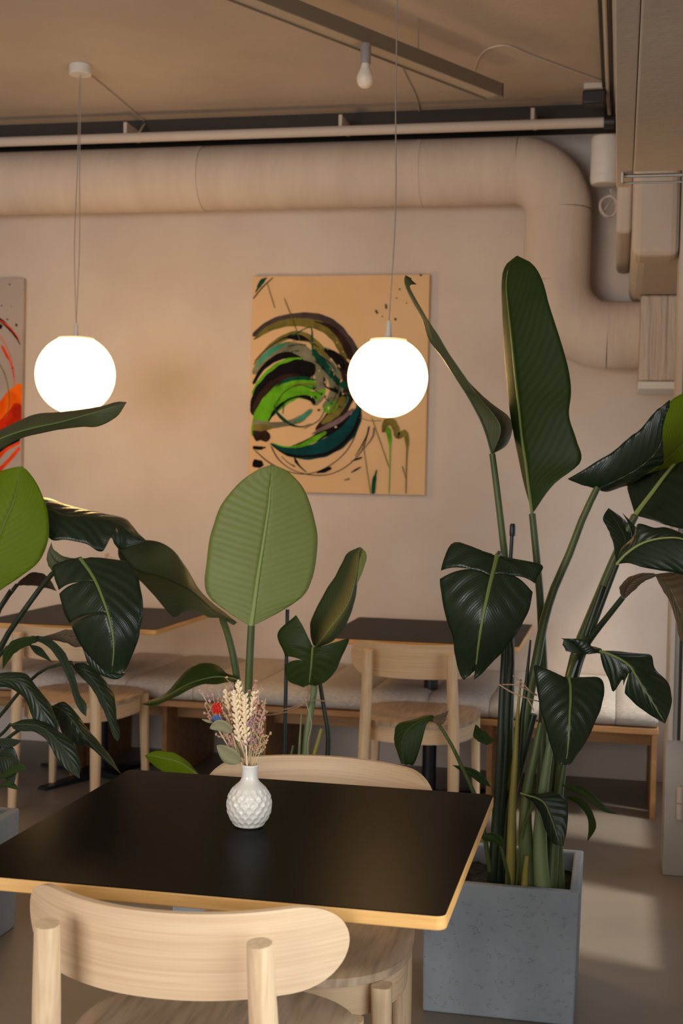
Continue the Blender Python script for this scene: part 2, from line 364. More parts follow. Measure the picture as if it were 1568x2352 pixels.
tag(MB().tube(pts, .006, 8).build('cable_coil', M['conduit']), 'coil of loose cable hanging under the white speaker', 'cable')
def ceil_cable(lb, pix, r=.004, tail=()):
    p = [PZ(x, y, CEIL-r) for x, y in pix]+[Vector(t) for t in tail]
    tag(MB().tube([Vector(v) for v in spline([tuple(v) for v in p], 40)], r, 8).build('surface_cable', M['conduit']), lb, 'cable', 'cables clipped to the ceiling')
ceil_cable('thin cable on the ceiling from linear light to black detector', [(1088,165),(1098,135),(1120,112),(1160,104),(1215,125),(1270,146),(1330,168),(1385,187)])
ceil_cable('thin cable from pendant canopy across the ceiling to the duct', [(205,172),(240,200),(275,230),(305,256),(332,280)], .005, [P(325,296,6.15), P(319,306,6.1)])
ceil_cable('thin cable on the ceiling behind the linear light ending at the duct', [(920,150),(938,188),(952,215),(962,250),(964,280)], .004, [P(963,292,6.1)])
# suspended diagonal light channel
fx = thing('linear_light', 'long grey light channel hung diagonally below the ceiling', 'light fixture', (0,0,0))
e0 = PZ(1155, 222, 2.95); dirv = Vector((.5025, .8646, 0)); prp = Vector((-.8646, .5025, 0))
def fbox(a, b, c, d, z0, z1):
    mb = MB(); q = [e0+dirv*a+prp*c, e0+dirv*b+prp*c, e0+dirv*b+prp*d, e0+dirv*a+prp*d]
    return mb.prism([(v.x, v.y) for v in q][::1], z0, z1)
fbox(-4.0, 0, 0, .006, 2.95, 3.003).build('side_plate', M['fixture'], fx, smooth=False)
fbox(-4.0, 0, .077, .083, 2.95, 3.003).build('side_plate', M['fixture'], fx, smooth=False)
fbox(-4.0, 0, .0061, .0769, 2.956, 3.003).build('louvre', M['fixture_in'], fx, smooth=False)
fbox(-.006, .002, 0, .083, 2.949, 3.004).build('end_cap', M['fixture'], fx, smooth=False)
for a in (-3.2, -1.9, -.5):
    p = e0+dirv*a+prp*.04; MB().tube([(p.x, p.y, 3.0), (p.x, p.y, CEIL)], .003, 8).build('hanger_wire', M['chrome'], fx)
q = PZ(840, 100, 2.95)
bl = thing('bare_bulb', 'unlit white bulb in a grey socket under the light channel', 'bulb', (q.x, q.y, 2.95))
MB().lathe([(.018, -.072), (.0185, -.066), (.0185, -.004), (.016, 0)], seg=24).build('socket', M['grey_socket'], bl)
MB().lathe([(.002, -.158), (.014, -.156), (.024, -.148), (.0298, -.134), (.0305, -.122), (.027, -.108), (.020, -.095), (.0155, -.083), (.0145, -.070)], seg=28).build('bulb', M['bulb'], bl)

def globe_lamp(label, px, py, Y, rpx, ceil_dy, cords):
    c = P(px, py, Y); r = rpx*(c-EYE).dot(fwd)/FPX
    t = thing('globe_pendant', label, 'pendant lamp', c, 0, 'white globe pendants')
    prof = [(max(.002, r*math.sin(math.pi*i/40)), -r*math.cos(math.pi*i/40)) for i in range(0, 35)]
    MB().lathe(prof, seg=56).build('globe', M['globe'], t)
    zt = prof[-1][1]; rt = prof[-1][0]
    MB().lathe([(rt*1.02, zt), (rt*1.0, zt+.008), (.012, zt+.014), (.010, zt+.03)], seg=32).build('cap', M['white'], t)
    MB().lathe([(.009, zt+.014), (.009, zt+.055), (.005, zt+.07)], seg=16).build('cord_grip', M['white'], t)
    for k, off in enumerate(cords):
        top = Vector((0, ceil_dy, CEIL-c.z-.03)); bot = Vector((0, 0, zt+.06)); pp = []
        for i in range(13):
            u = i/12; p = bot.lerp(top, u); p.x += off*math.sin(math.pi*u)*(1+.5*math.sin(7*u)); pp.append(p)
        MB().tube(pp, .0022, 8).build('cord', M['cord'], t)
    MB().lathe([(.048, CEIL-c.z-.042), (.048, CEIL-c.z)], c=(0, ceil_dy, 0), seg=28).build('canopy', M['white'], t, bevel=.003)
    return t
globe_lamp('lit white globe pendant above the left leaf, double cord', 173, 861, 5.35, 90.5, 0, (.008, -.012))
globe_lamp('lit white globe pendant overlapping the green swirl painting', 890, 867, 4.40, 92, 0, (.012,))

# ------------------------------------------------------------------ paintings
def painting(name, label, x0, x1, z0, z1, mat, strokes, conv):
    Yf = WALL_Y-.032
    t = thing(name, label, 'painting', ((x0+x1)/2, WALL_Y-.002, z0), 0, 'abstract paintings on the back wall')
    def loc(v): return Vector(v)-t.location
    mb = MB(); a = loc((x0, Yf, z0)); b = loc((x1, WALL_Y-.002, z1)); mb.box(a.x, b.x, a.y, b.y, a.z, b.z); mb.build('canvas', mat, t, smooth=False, bevel=.003)
    cache = {}
    for i, (col, pts) in enumerate(strokes):
        if col not in cache:
            cache[col] = surface('paint_%d_%d_%d' % col, srgb(*col), srgb(*[min(255, int(c*1.25+6)) for c in col]), 16, .75, .15, 60, stretch=(1,1,1), spec=.08, bdist=.001)
        yy = Yf-.0008-.00010*i
        sp = spline([tuple(p) for p in pts], max(10, 6*len(pts)))
        fr = []; n = len(sp)
        for j, (cx, cy, hw) in enumerate(sp):
            tx, ty = sp[min(j+1, n-1)][0]-sp[max(j-1, 0)][0], sp[min(j+1, n-1)][1]-sp[max(j-1, 0)][1]
            l = math.hypot(tx, ty) or 1; e = max(.8, hw*(1.18 if hw > 10 else .8))*(1 if 0 < j < n-1 else .35)
            e *= 1+.05*math.sin(j*1.1+i)
            ax, ay = conv(cx-ty/l*e, cy+tx/l*e); bx, by = conv(cx+ty/l*e, cy-tx/l*e)
            fr.append((P(ax, ay, yy), P(bx, by, yy)))
        v = []; f = []
        for A, B in fr:
            for q in (A, B):
                q = q.copy(); q.x = min(max(q.x, x0+.001), x1-.001); q.z = min(max(q.z, z0+.001), z1-.001); v.append(loc(q)); v.append(loc(q+Vector((0, yy*-1+Yf+.0002, 0))))
        for j in range(n-1):
            k = 4*j
            f += [(k, k+2, k+6, k+4), (k, k+4, k+5, k+1), (k+2, k+3, k+7, k+6)]
        MB().add(v, f).build('paint_stroke', cache[col], t, smooth=False)
    return t
cv1 = lambda x, y: (560+x/3.484, 600+y/3.484)
BK, DT, GR, OL, GB, TE, BR_, PU, DG, GG = (12,10,12), (6,50,52), (80,140,22), (98,88,40), (62,52,52), (52,122,96), (40,26,20), (100,82,84), (8,58,42), (104,102,80)
S1 = [
 (GB, [(70,600,14),(150,530,18),(260,470,20),(400,440,20),(520,438,24),(640,468,30),(740,530,32),(820,620,30),(880,700,26),(920,800,24),(938,950,22),(932,1080,20),(905,1180,10)]),
 (OL, [(75,628,8),(200,540,20),(350,492,26),(500,492,30),(620,522,32),(720,592,34),(780,680,34),(812,790,22)]),
 (BR_, [(560,480,6),(680,520,14),(770,600,22),(830,700,26),(860,790,20)]),
 (OL, [(75,830,8),(150,745,14),(260,645,18),(400,588,24),(500,604,24),(600,690,26),(690,780,24)]),
 (BK, [(80,800,2),(200,690,5),(330,612,7),(430,610,22),(520,640,10),(600,690,4)]),
 (GG, [(75,905,16),(140,800,26),(250,712,34),(400,692,40),(500,740,42),(580,830,40),(615,950,36),(600,1080,34),(550,1150,24)]),
 (TE, [(90,850,6),(160,770,15),(250,700,16),(330,662,9)]),
 (BK, [(72,985,10),(140,870,14),(230,792,20),(330,752,24),(430,775,18),(520,850,8)]),
 (GR, [(70,1070,16),(150,962,30),(250,868,32),(350,806,24),(465,778,8)]),
 (BK, [(72,1230,26),(130,1085,55),(220,975,62),(340,890,64),(470,860,62),(570,890,44)]),
 (BR_, [(80,1240,22),(130,1130,38),(210,1020,36),(320,940,26),(450,910,10)]),
 (GR, [(68,1400,12),(110,1255,32),(200,1130,48),(320,1025,50),(450,985,46),(575,990,34)]),
 (DG, [(250,1010,4),(340,955,12),(450,935,12),(580,950,8)]),
 (GR, [(150,1290,16),(230,1175,44),(330,1095,44),(440,1050,40),(560,1080,32),(650,1030,14)]),
 (OL, [(330,1010,3),(430,985,7),(540,985,9),(585,1000,4)]),
 (BK, [(190,1290,6),(255,1190,12),(350,1112,9),(450,1082,10),(540,1105,16),(570,1150,8)]),
 (BR_, [(690,720,20),(790,830,42),(830,960,52),(815,1090,52),(750,1200,50),(660,1280,34),(570,1350,8)]),
 (GG, [(560,760,16),(650,820,40),(720,920,50),(740,1030,46),(700,1130,40),(640,1190,30)]),
 (DG, [(545,700,12),(610,790,26),(680,880,24),(740,950,18),(830,1010,26)]),
 (BK, [(640,700,10),(700,740,24),(770,800,24),(800,870,14)]),
 (OL, [(790,1080,30),(760,1170,34),(700,1240,26),(620,1300,12)]),
 (GR, [(640,1200,12),(680,1180,34),(720,1150,26),(735,1110,10)]),
 (BK, [(640,930,10),(650,1000,6),(760,1050,16),(770,1090,10)]),
 (DG, [(380,600,8),(530,530,4),(545,640,10),(550,760,4)]),
 (DT, [(210,1458,6),(330,1515,24),(480,1535,44),(640,1495,58),(780,1405,62),(880,1285,46),(925,1150,14)]),
 (BK, [(210,1462,5),(340,1545,10),(500,1560,10),(660,1540,12),(800,1450,12),(900,1310,12),(932,1180,8)]),
 (BK, [(380,1480,6),(500,1450,18),(620,1390,26),(740,1330,20),(850,1230,10)]),
 (GR, [(215,1452,3),(330,1485,7),(450,1475,12),(560,1425,18),(660,1365,10)]),
 (GG, [(70,1292,26),(200,1312,22),(330,1300,18),(450,1262,22),(545,1185,12)]),
 (TE, [(400,1290,6),(470,1250,14),(540,1190,10)]),
 (PU, [(540,1385,6),(640,1335,14),(760,1275,16),(880,1180,10)]),
 (BR_, [(75,1400,36),(140,1385,42),(200,1430,24)]),
 (OL, [(70,1330,20),(150,1330,24),(240,1330,6)]),
 (BK, [(70,1490,12),(130,1495,12),(175,1488,6)]), (BK, [(70,1612,26),(120,1622,26),(150,1612,18)]),
 (DG, [(240,1150,5),(270,1220,10),(350,1290,10),(450,1325,6),(540,1300,3)]),
 (BK, [(250,1150,3),(330,1040,3),(450,990,3),(560,1030,3),(690,1130,3),(730,1180,2)]),
 (BK, [(310,1220,3),(330,1120,3),(420,1080,3)]), (BK, [(480,1340,3),(600,1270,3),(650,1180,3)]),
 (BK, [(80,1508,3),(200,1610,5),(350,1682,4),(500,1702,3),(650,1655,3),(800,1540,3),(890,1390,3),(905,1270,2)]),
 (BK, [(215,1480,5),(280,1590,4),(400,1675,3),(560,1712,4),(700,1700,3),(840,1625,3),(950,1500,3),(1000,1330,2)]),
 (BK, [(400,1560,3),(415,1600,10),(445,1640,7),(500,1690,3)]), (BK, [(580,1695,4),(640,1675,14),(700,1652,9)]),
 (BK, [(300,1560,2),(350,1610,3),(410,1645,6)]),
 (BR_, [(855,1692,3),(895,1668,8),(935,1645,3)]), (BR_, [(860,1600,3),(915,1580,9),(945,1568,5)]), (PU, [(800,1752,4),(845,1740,8)]),
 (DG, [(1032,1862,12),(1040,1760,13),(1060,1668,5)]), (OL, [(950,1440,2),(980,1650,2),(1012,1862,2)]),
 (OL, [(1020,1250,2),(1070,1390,3),(1160,1650,3)]), (PU, [(1040,1330,8),(1030,1400,6),(960,1500,2)]), (BR_, [(1000,1320,7),(980,1400,6),(890,1560,2)]),
 (OL, [(1110,1370,10),(1140,1290,24),(1180,1285,24),(1215,1340,22),(1230,1400,20),(1270,1375,18),(1300,1360,14)]),
 (GR, [(1148,1330,20),(1165,1430,12),(1168,1560,4),(1160,1862,3)]), (OL, [(1290,1360,18),(1305,1450,12),(1300,1600,5),(1294,1860,3)]),
 (OL, [(1265,1640,3),(1295,1740,2)]), (OL, [(920,1250,2),(1000,1275,3),(1100,1275,3)]),
 (BK, [(72,300,4),(150,205,4),(232,130,3)]), (DG, [(90,250,3),(140,165,14),(180,130,5)]), (OL, [(185,180,2),(245,375,2)]), (OL, [(320,295,2),(370,420,3),(450,640,2)]),
 (DG, [(1133,340,5),(1137,380,8)]), (GB, [(1052,390,10),(1066,420,8)]), (GB, [(1208,455,8),(1211,475,7)]), (BR_, [(1243,218,5),(1246,230,5)]), (BR_, [(1218,290,5),(1221,298,4)]), (BR_, [(1104,438,5),(1107,446,4)]), (BK, [(1405,108,8),(1422,112,7)]), (BK, [(1296,332,4),(1300,338,4)]),
]
rs = random.Random(11)
for k in range(16):
    a0 = rs.uniform(-2.2, 1.6); rr = rs.uniform(260, 430); cx, cy = 470+rs.uniform(-40, 40), 1010+rs.uniform(-40, 40); sw = rs.uniform(.25, .7)
    arc_ = [(max(74, cx+rr*math.cos(a0+sw*q/4)), cy+rr*.98*math.sin(a0+sw*q/4), rs.uniform(1.5, 5)) for q in range(5)]
    if min(p[0] for p in arc_) > 76: S1.append((rs.choice((BK, DG, GG, OL, BR_, TE)), arc_))
for k in range(46):
    x, y = rs.gauss(690, 90), rs.gauss(1010, 170)
    S1.append((rs.choice((BK, DG, (188,168,120), GG, TE, (188,168,120))), [(x, y, rs.uniform(2, 9)), (x+rs.uniform(-16, 16), y+rs.uniform(8, 26), rs.uniform(2, 6))]))
pa = P(580, 634, WALL_Y-.032); pb = P(971, 1138, WALL_Y-.032)
painting('abstract_painting', 'beige canvas painted with green and black swirls behind the globe lamp', pa.x, pb.x+.008, pb.z, pa.z, M['canvas'], S1, cv1)
cv2 = lambda x, y: (x/4.52, 600+y/4.52)
OR_, RD, OR2 = (232,84,6), (168,34,6), (214,60,20)
S2 = [(OR_, [(-700,1900,60),(-300,1800,140),(0,1630,110),(110,1480,90),(190,1340,60),(225,1270,16)]),
 (RD, [(-300,1900,60),(0,1760,80),(120,1650,74),(225,1490,60)]),
 (BK, [(-120,560,20),(0,610,16),(80,680,14),(150,760,12),(212,870,5)]), (OR2, [(-30,600,6),(70,660,8),(150,745,6),(205,820,5)]),
 (OR2, [(15,870,10),(60,960,12),(110,1060,8),(140,1180,7),(155,1300,4)]), (OR2, [(-60,700,6),(40,840,4),(110,1000,4),(150,1200,3)]),
 (OL, [(-20,1050,8),(40,1150,7),(85,1320,6),(95,1480,6),(60,1640,4)]),
 (BK, [(-80,2060,40),(20,1960,34),(120,1890,20),(210,1850,10)]), (OR2, [(-100,2120,30),(60,1960,14),(212,1880,12)]),
 (OR2, [(-60,2210,22),(60,2100,16),(150,2000,16),(205,1930,12)]), (BK, [(-30,660,22),(20,690,18)]),
 (BR_, [(65,600,8),(85,605,8)]), (BR_, [(160,665,14),(180,660,10)]), (BR_, [(92,240,8),(108,238,8)]), (GB, [(10,460,10),(24,462,9)]), (BR_, [(112,470,5),(120,470,5)]), (BR_, [(120,1108,7),(142,1110,6)])]
qa = P(55, 637, WALL_Y-.032); qb = P(48, 1094, WALL_Y-.032)
painting('abstract_painting', 'grey canvas with orange and red strokes at the left edge', qa.x-.88, qa.x, pb.z, pa.z, M['canvas2'], S2, cv2)

# ------------------------------------------------------------------ bench
bn = thing('bench', 'long grey upholstered bench on a wooden frame along the back wall', 'bench', (0, 0, 0))
prof = [(6.39, .402), (5.60, .402), (5.565, .406), (5.548, .425), (5.545, .445), (5.556, .468), (5.585, .484), (5.64, .491), (5.72, .490), (6.0, .486), (6.39, .486)]
def cushion(x0, x1):
    mb = MB(); n = 10; v = []; f = []; m = len(prof)
    for i in range(n+1):
        u = i/n; x = x0+(x1-x0)*u; e = min(u, 1-u)*(x1-x0); k = 1-math.exp(-e/.010)
        for (y, z) in prof:
            yy = y+(.006*(1-k) if y < 6 else 0); zz = z-(.010*(1-k) if z > .43 else 0)+.004*math.sin(math.pi*u)*(1 if z > .48 else 0)
            v.append((x, yy, zz))
    for i in range(n):
        for j in range(m):
            j2 = (j+1) % m; f.append((i*m+j, i*m+j2, (i+1)*m+j2, (i+1)*m+j))
    f.append(tuple(range(m))); f.append(tuple(reversed(range(n*m, n*m+m))))
    return mb.add(v, f)
xs = [.186, .015, -.245, -.505, -.765, -1.025, -1.285, -1.545, -1.805, -2.12, -2.40, -2.66, -2.92, -3.18, -3.44, -3.70, -3.96]
for a, b in zip(xs[1:], xs[:-1]):
    cushion(a+.0012, b-.0012).build('cushion_panel', M['fabric'], bn, sharp=50)
MB().box(-4.0, .188, 5.552, 6.395, .374, .4005).build('seat_board', M['oak'], bn, smooth=False, bevel=.003)
MB().box(-4.0, .164, 5.80, 5.82, .285, .3735).build('fascia', M['oak'], bn, smooth=False)
for x in (.165, -.52, -1.52, -1.98, -2.42, -3.3):
    MB().box(x, x+.022, 5.66, 5.799, 0, .3735).build('leg', M['oak'], bn, smooth=False)
    MB().box(x, x+.022, 5.821, 6.38, 0, .3735).build('support_panel', M['oak'], bn, smooth=False)

# ------------------------------------------------------------------ tables
def rrect(hx, hy, r, n=6):
    out = []
    for cx, cy, a0 in ((hx-r, hy-r, 0), (-hx+r, hy-r, 90), (-hx+r, -hy+r, 180), (hx-r, -hy+r, 270)):
        for i in range(n+1):
            a = R_(a0+90*i/n); out.append((cx+r*math.cos(a), cy+r*math.sin(a)))
    return out
def table(label, cx, cy, hx, hy, foot_rot):
    t = thing('cafe_table', label, 'table', (cx, cy, 0), 0, 'square black topped cafe tables')
    MB().prism(rrect(hx, hy, .016), .7165, .7385).build('tabletop', M['ply'], t, bevel=.0025)
    MB().prism(rrect(hx-.0015, hy-.0015, .015), .7386, .7402).build('laminate', M['laminate'], t, sharp=30)
    MB().box(-.17, .17, -.17, .17, .708, .716).build('mounting_plate', M['black'], t, smooth=False, bevel=.002)
    MB().lathe([(.031, .03), (.031, .7075)], seg=28).build('column', M['black'], t)
    for k in range(4):
        a = foot_rot+k*math.pi/2; c, s = math.cos(a), math.sin(a); mb = MB()
        pr = [(.03, .0, .034), (.03, .03, .034), (.36, .012, .026), (.37, 0, .026)]
        L = [(u*c-w_*s, u*s+w_*c, z) for u, z, w_ in pr]; Rr = [(u*c+w_*s, u*s-w_*c, z) for u, z, w_ in pr]
        mb.add(L+Rr, [(0,1,2,3), (7,6,5,4), (1,5,6,2), (2,6,7,3), (0,3,7,4), (0,4,5,1)]).build('foot', M['black'], t, smooth=False, bevel=.002)
    MB().lathe([(.05, 0), (.05, .03), (.035, .045)], seg=28).build('hub', M['black'], t)
    return t
table('large black square table with wood edge in the foreground', -.6445, 2.385, .4065, .4015, R_(45))
table('black square table at the bench, right of the middle plant', -.779, 5.75, .409, .43, R_(45))
table('black square table at the bench behind the left plant', -2.305, 5.75, .409, .43, R_(68))

# ------------------------------------------------------------------ chairs
def make_chair(label, loc, rz):
    t = thing('dining_chair', label, 'chair', loc, rz, 'pale wooden cafe chairs')
    # seat plate, gently dished
    mb = MB(); n = 56; rings = 9; v = []; f = []
    def outl(a):
        c, s = math.cos(a), math.sin(a)
        ex = 2.7
        x = math.copysign(abs(c)**(2/ex), c)*.245; y = math.copysign(abs(s)**(2/ex), s)*.262+.037
        x *= 1-.12*max(0, (.1-y)/.3)
        return x, y
    for top in (1, 0):
        for i in range(rings):
            k = (i+1)/rings
            for j in range(n):
                x, y = outl(2*math.pi*j/n); x *= k; y = .037+(y-.037)*k
                dish = .010*max(0, 1-(k/.86)**2.5)
                z = (.462-dish-(.004 if i == rings-1 else 0)) if top else .440
                if not top and i == rings-1: x *= .985; y = .037+(y-.037)*.985
                v.append((x, y, z))
    def idx(top, i, j): return (0 if top else rings*n)+i*n+(j % n)
    for i in range(rings-1):
        for j in range(n):
            f.append((idx(1,i,j), idx(1,i+1,j), idx(1,i+1,j+1), idx(1,i,j+1))); f.append((idx(0,i,j+1), idx(0,i+1,j+1), idx(0,i+1,j), idx(0,i,j)))
    f.append(tuple(idx(1,0,j) for j in range(n))); f.append(tuple(idx(0,0,j) for j in reversed(range(n))))
    for j in range(n): f.append((idx(1,rings-1,j), idx(0,rings-1,j), idx(0,rings-1,j+1), idx(1,rings-1,j+1)))
    mb.add(v, f).build('seat', M['ash_seat'], t, sharp=50)
    # bent apron ring
    mb = MB(); v = []; f = []; m = 56
    for j in range(m):
        x, y = outl(2*math.pi*j/m)
        for k, z in ((.95, .4395), (.95, .378), (.875, .378), (.875, .4395)): v.append((x*k, .037+(y-.037)*k, z))
    for j in range(m):
        for k in range(4): f.append((4*j+k, 4*((j+1) % m)+k, 4*((j+1) % m)+(k+1) % 4, 4*j+(k+1) % 4))
    mb.add(v, f).build('apron', M['ash'], t, sharp=50)
    for s in (-1, 1):
        # front legs: rounded rectangular, tapering down
        mb = MB(); v = []; f = []
        for z, w_ in ((0, .014), (.20, .017), (.42, .0195), (.4385, .0195)):
            cx, cy = s*(.207+.012*(1-z/.44)), .236+.012*(1-z/.44)
            for a in range(12):
                an = 2*math.pi*a/12; ex = 3.5; c, q = math.cos(an), math.sin(an)
                v.append((cx+math.copysign(abs(c)**(2/ex), c)*w_, cy+math.copysign(abs(q)**(2/ex), q)*w_*1.15, z))
        for i in range(3):
            for a in range(12): f.append((i*12+a, i*12+(a+1) % 12, (i+1)*12+(a+1) % 12, (i+1)*12+a))
        f.append(tuple(reversed(range(12)))); f.append(tuple(36+a for a in range(12)))
        mb.add(v, f).build('front_leg', M['ash_up'], t, sharp=50)
        pp = [(s*.180, -.240, 0), (s*.176, -.229, .25), (s*.172, -.226, .44), (s*.165, -.243, .62), (s*.160, -.257, .735), (s*.160, -.2575, .740)]
        MB().tube([Vector(q) for q in spline(pp, 14)], [.0165, .018, .0195, .021, .022, .0225, .0225, .0225, .0222, .022, .0215, .021, .020, .0185], 20).build('back_post', M['ash_up'], t, sharp=50)
    # bent plywood backrest
    hw, hh, sag, th = .259, .067, .138, .0125
    nu, nv = 44, 8; zc = .699; v = []; f = []
    for lay in (0, 1):
        for i in range(nu+1):
            u = math.sin(math.pi/2*(-1+2*i/nu)); e = max(0, (abs(u)-.70)/.30); h = hh*max(0, 1-e**2.3)**.5; h = max(h, .0015)
            x = u*hw*.985; y = -.228+sag*(.75*u*u+.25*abs(u)**3); tx, ty = hw, 2*sag*u; l = math.hypot(tx, ty); nx, ny = -ty/l, tx/l
            for j in range(nv+1):
                q = -1+2*j/nv; zz = zc+q*h; yy = y-.010*q*h/hh
                off = (th/2)*(1 if lay else -1)
                v.append((x+nx*off, yy+ny*off, zz))
    S = (nu+1)*(nv+1)
    g = lambda lay, i, j: lay*S+i*(nv+1)+j
    for i in range(nu):
        for j in range(nv):
            f.append((g(0,i,j), g(0,i+1,j), g(0,i+1,j+1), g(0,i,j+1))); f.append((g(1,i,j+1), g(1,i+1,j+1), g(1,i+1,j), g(1,i,j)))
        f.append((g(0,i,nv), g(0,i+1,nv), g(1,i+1,nv), g(1,i,nv))); f.append((g(1,i,0), g(1,i+1,0), g(0,i+1,0), g(0,i,0)))
    for j in range(nv):
        f.append((g(0,0,j), g(0,0,j+1), g(1,0,j+1), g(1,0,j))); f.append((g(0,nu,j+1), g(0,nu,j), g(1,nu,j), g(1,nu,j+1)))
    MB().add(v, f).build('backrest', M['ash'], t, sharp=40, bevel=.003)
    return t
make_chair('pale wooden chair in the foreground, seen from behind', (-.642, 2.055, 0), R_(0.6))
make_chair('pale wooden chair across the foreground table, seat showing under it', (-.622, 2.700, 0), R_(180))
make_chair('pale wooden chair at the bench table beside the middle plant', (-.763, 5.255, 0), R_(0))
make_chair('pale wooden chair half hidden behind the left plant', (-2.215, 5.255, 0), R_(0))

# ------------------------------------------------------------------ planters
def planter(label, x0, y0, s, h):
    t = thing('planter', label, 'planter', (x0+s/2, y0+s/2, 0), 0, 'square grey concrete planters')
    a = s/2; w_ = .026; b = a-w_; zf = h-.09
    v = []
    for q, z in ((a-.006, 0), (a, h), (b, h), (b, zf)):
        v += [(-q,-q,z), (q,-q,z), (q,q,z), (-q,q,z)]
    f = [(3,2,1,0)]
    for k in range(3):
        for i in range(4): f.append((4*k+i, 4*k+(i+1) % 4, 4*k+4+(i+1) % 4, 4*k+4+i))
    f.append((12,13,14,15))
    MB().add(v, f).build('pot', M['concrete'], t, smooth=True, bevel=.006, sharp=30)
    mb = MB(); n = 26; v = []; f = []
    for i in range(n+1):
        for j in range(n+1):
            x, y = -b+2*b*i/n, -b+2*b*j/n; v.append((x*.999, y*.999, zf+.035+random.uniform(-.005, .007)))
    for i in range(n):
        for j in range(n): f.append((i*(n+1)+j, (i+1)*(n+1)+j, (i+1)*(n+1)+j+1, i*(n+1)+j+1))
    mb.add(v, f).build('soil', M['soil'], t)
    return t
planter('grey concrete planter right of the foreground table', -.474, 3.431, .405, .350)
planter('grey concrete planter half hidden behind the foreground table', -1.165, 3.43, .405, .350)
planter('grey concrete planter at the left edge under the left plant', -2.175, 3.358, .405, .366)

# ------------------------------------------------------------------ leaves and stems
def leaf(plant, st, Yb, Yt, yl=0, yr=0, mat='lf_dark', bulge=.06, cuts=(), ripple=.0015, rib='rib', ribr=3.0, freq=9, n=54, m=10, Ymid=None, rib_to=.93, wav=.0007, slant=.26, name='leaf'):
    """st: stations (mx,my, lx,ly, rx,ry) along the midrib from joint to tip; each rail gets its own distance Y"""
    N_ = len(st); full = []
    d = [0]
    for i in range(1, N_): d.append(d[-1]+math.hypot(st[i][0]-st[i-1][0], st[i][1]-st[i-1][1]))
    for i, s in enumerate(st):
        if len(s) == 2: s = (s[0], s[1], s[0], s[1], s[0], s[1])
        t = d[i]/d[-1]; w_ = math.sin(math.pi*min(1, max(0, t)))**.5
        Y = Yb+(Yt-Yb)*t
        if Ymid is not None: Y += (Ymid-(Yb+Yt)/2)*4*t*(1-t)
        a, b, c = P(s[0], s[1], Y), P(s[2], s[3], Y+yl*w_), P(s[4], s[5], Y+yr*w_)
        full.append(tuple(a)+tuple(b)+tuple(c))
    rails = spline(full, 161)
    def at(t):
        t = min(max(t, 0), 1)*160; i = min(159, int(t)); u = t-i
        return [rails[i][k]*(1-u)+rails[i+1][k]*u for k in range(9)]
    ph = random.uniform(0, 6)
    def pt(t, s, side):
        q = at(t); Mp = Vector(q[0:3]); E = Vector(q[3:6]) if side < 0 else Vector(q[6:9])
        q2 = at(t+.01); q1 = at(t-.01)
        tan = (Vector(q2[0:3])-Vector(q1[0:3]))
        wv_ = Vector(q[6:9])-Vector(q[3:6]); h = E-Mp; l = h.length
        nrm = tan.cross(wv_)
        if nrm.length < 1e-9: nrm = Vector((0,-1,0))
        nrm.normalize()
        if nrm.y > 0: nrm = -nrm
        p = Mp.lerp(E, s)+nrm*(bulge*l*4*s*(1-s)*.6+ripple*.6*math.sin(6.283*freq*(t-slant*s)+ph)*min(1, 3*s)*(1-.75*s)*min(1, l/.03))
        if s > .75: p += h*(wav/(l+1e-4))*(math.sin(t*23+ph)+.6*math.sin(t*41+2*ph))*(s-.75)*4*(1 if l > .012 else 0)
        return p
    v = []; f = []; uvs = []
    for side in (-1, 1):
        cs = sorted(c for c in cuts if c[0] == side)
        bounds = [0.0]+[c[1] for c in cs]+[1.0]
        for k in range(len(bounds)-1):
            ta, tb = bounds[k], bounds[k+1]; rows = max(6, int(n*(tb-ta)))
            ga = cs[k-1] if k > 0 else None; gb = cs[k] if k < len(cs) else None
            base = len(v)
            for i in range(rows+1):
                for j in range(m+1):
                    s = j/m; lo, hi = ta, tb
                    if ga: lo = ta+.09*(s-.3)*max(0, s)+ga[2]*max(0, (s-ga[3])/(1-ga[3]))
                    if gb: hi = tb+.09*(s-.3)*max(0, s)-gb[2]*max(0, (s-gb[3])/(1-gb[3]))
                    t = lo+(hi-lo)*i/rows
                    v.append(pt(t, s, side)); uvs.append((t, .5+.5*s*side))
            for i in range(rows):
                for j in range(m):
                    q = (base+i*(m+1)+j, base+(i+1)*(m+1)+j, base+(i+1)*(m+1)+j+1, base+i*(m+1)+j+1)
                    f.append(q if side > 0 else q[::-1])
    loc = plant.location
    me = bpy.data.meshes.new(name); me.from_pydata([tuple(p-loc) for p in v], [], f)
    uvl = me.uv_layers.new(name='UVMap')
    for lp in me.loops: uvl.data[lp.index].uv = uvs[lp.vertex_index]
    me.polygons.foreach_set('use_smooth', [True]*len(me.polygons)); me.materials.append(M[mat]); me.update()
    o = bpy.data.objects.new(name, me); C.objects.link(o); o.parent = plant
    sm = o.modifiers.new('thickness', 'SOLIDIFY'); sm.thickness = .0007; sm.offset = 0
    if rib:
        rp = []; rr = []
        for i in range(26):
            t = rib_to*i/25; rp.append(pt(t, 0, 1)-loc); r = ribr*(1-.75*t)*P(784, 1176, Yb).y/FPX; rr.append(max(r, .0006))
        MB().tube(rp, rr, 8).build('midrib', M[rib], o)
    return o
def stem(plant, pts, r0, r1, mat='stem', name='stem', n=24):
    """pts: (px, py, Y); radii in photo pixels at the first and last point"""
    w_ = [tuple(P(*p)-plant.location) for p in pts]; sp = spline(w_, n); Y = pts[0][2]
    rad = [(r0+(r1-r0)*i/(n-1))*Y/FPX for i in range(n)]
    return MB().tube([Vector(q) for q in sp], rad, 12).build(name, M[mat], plant)

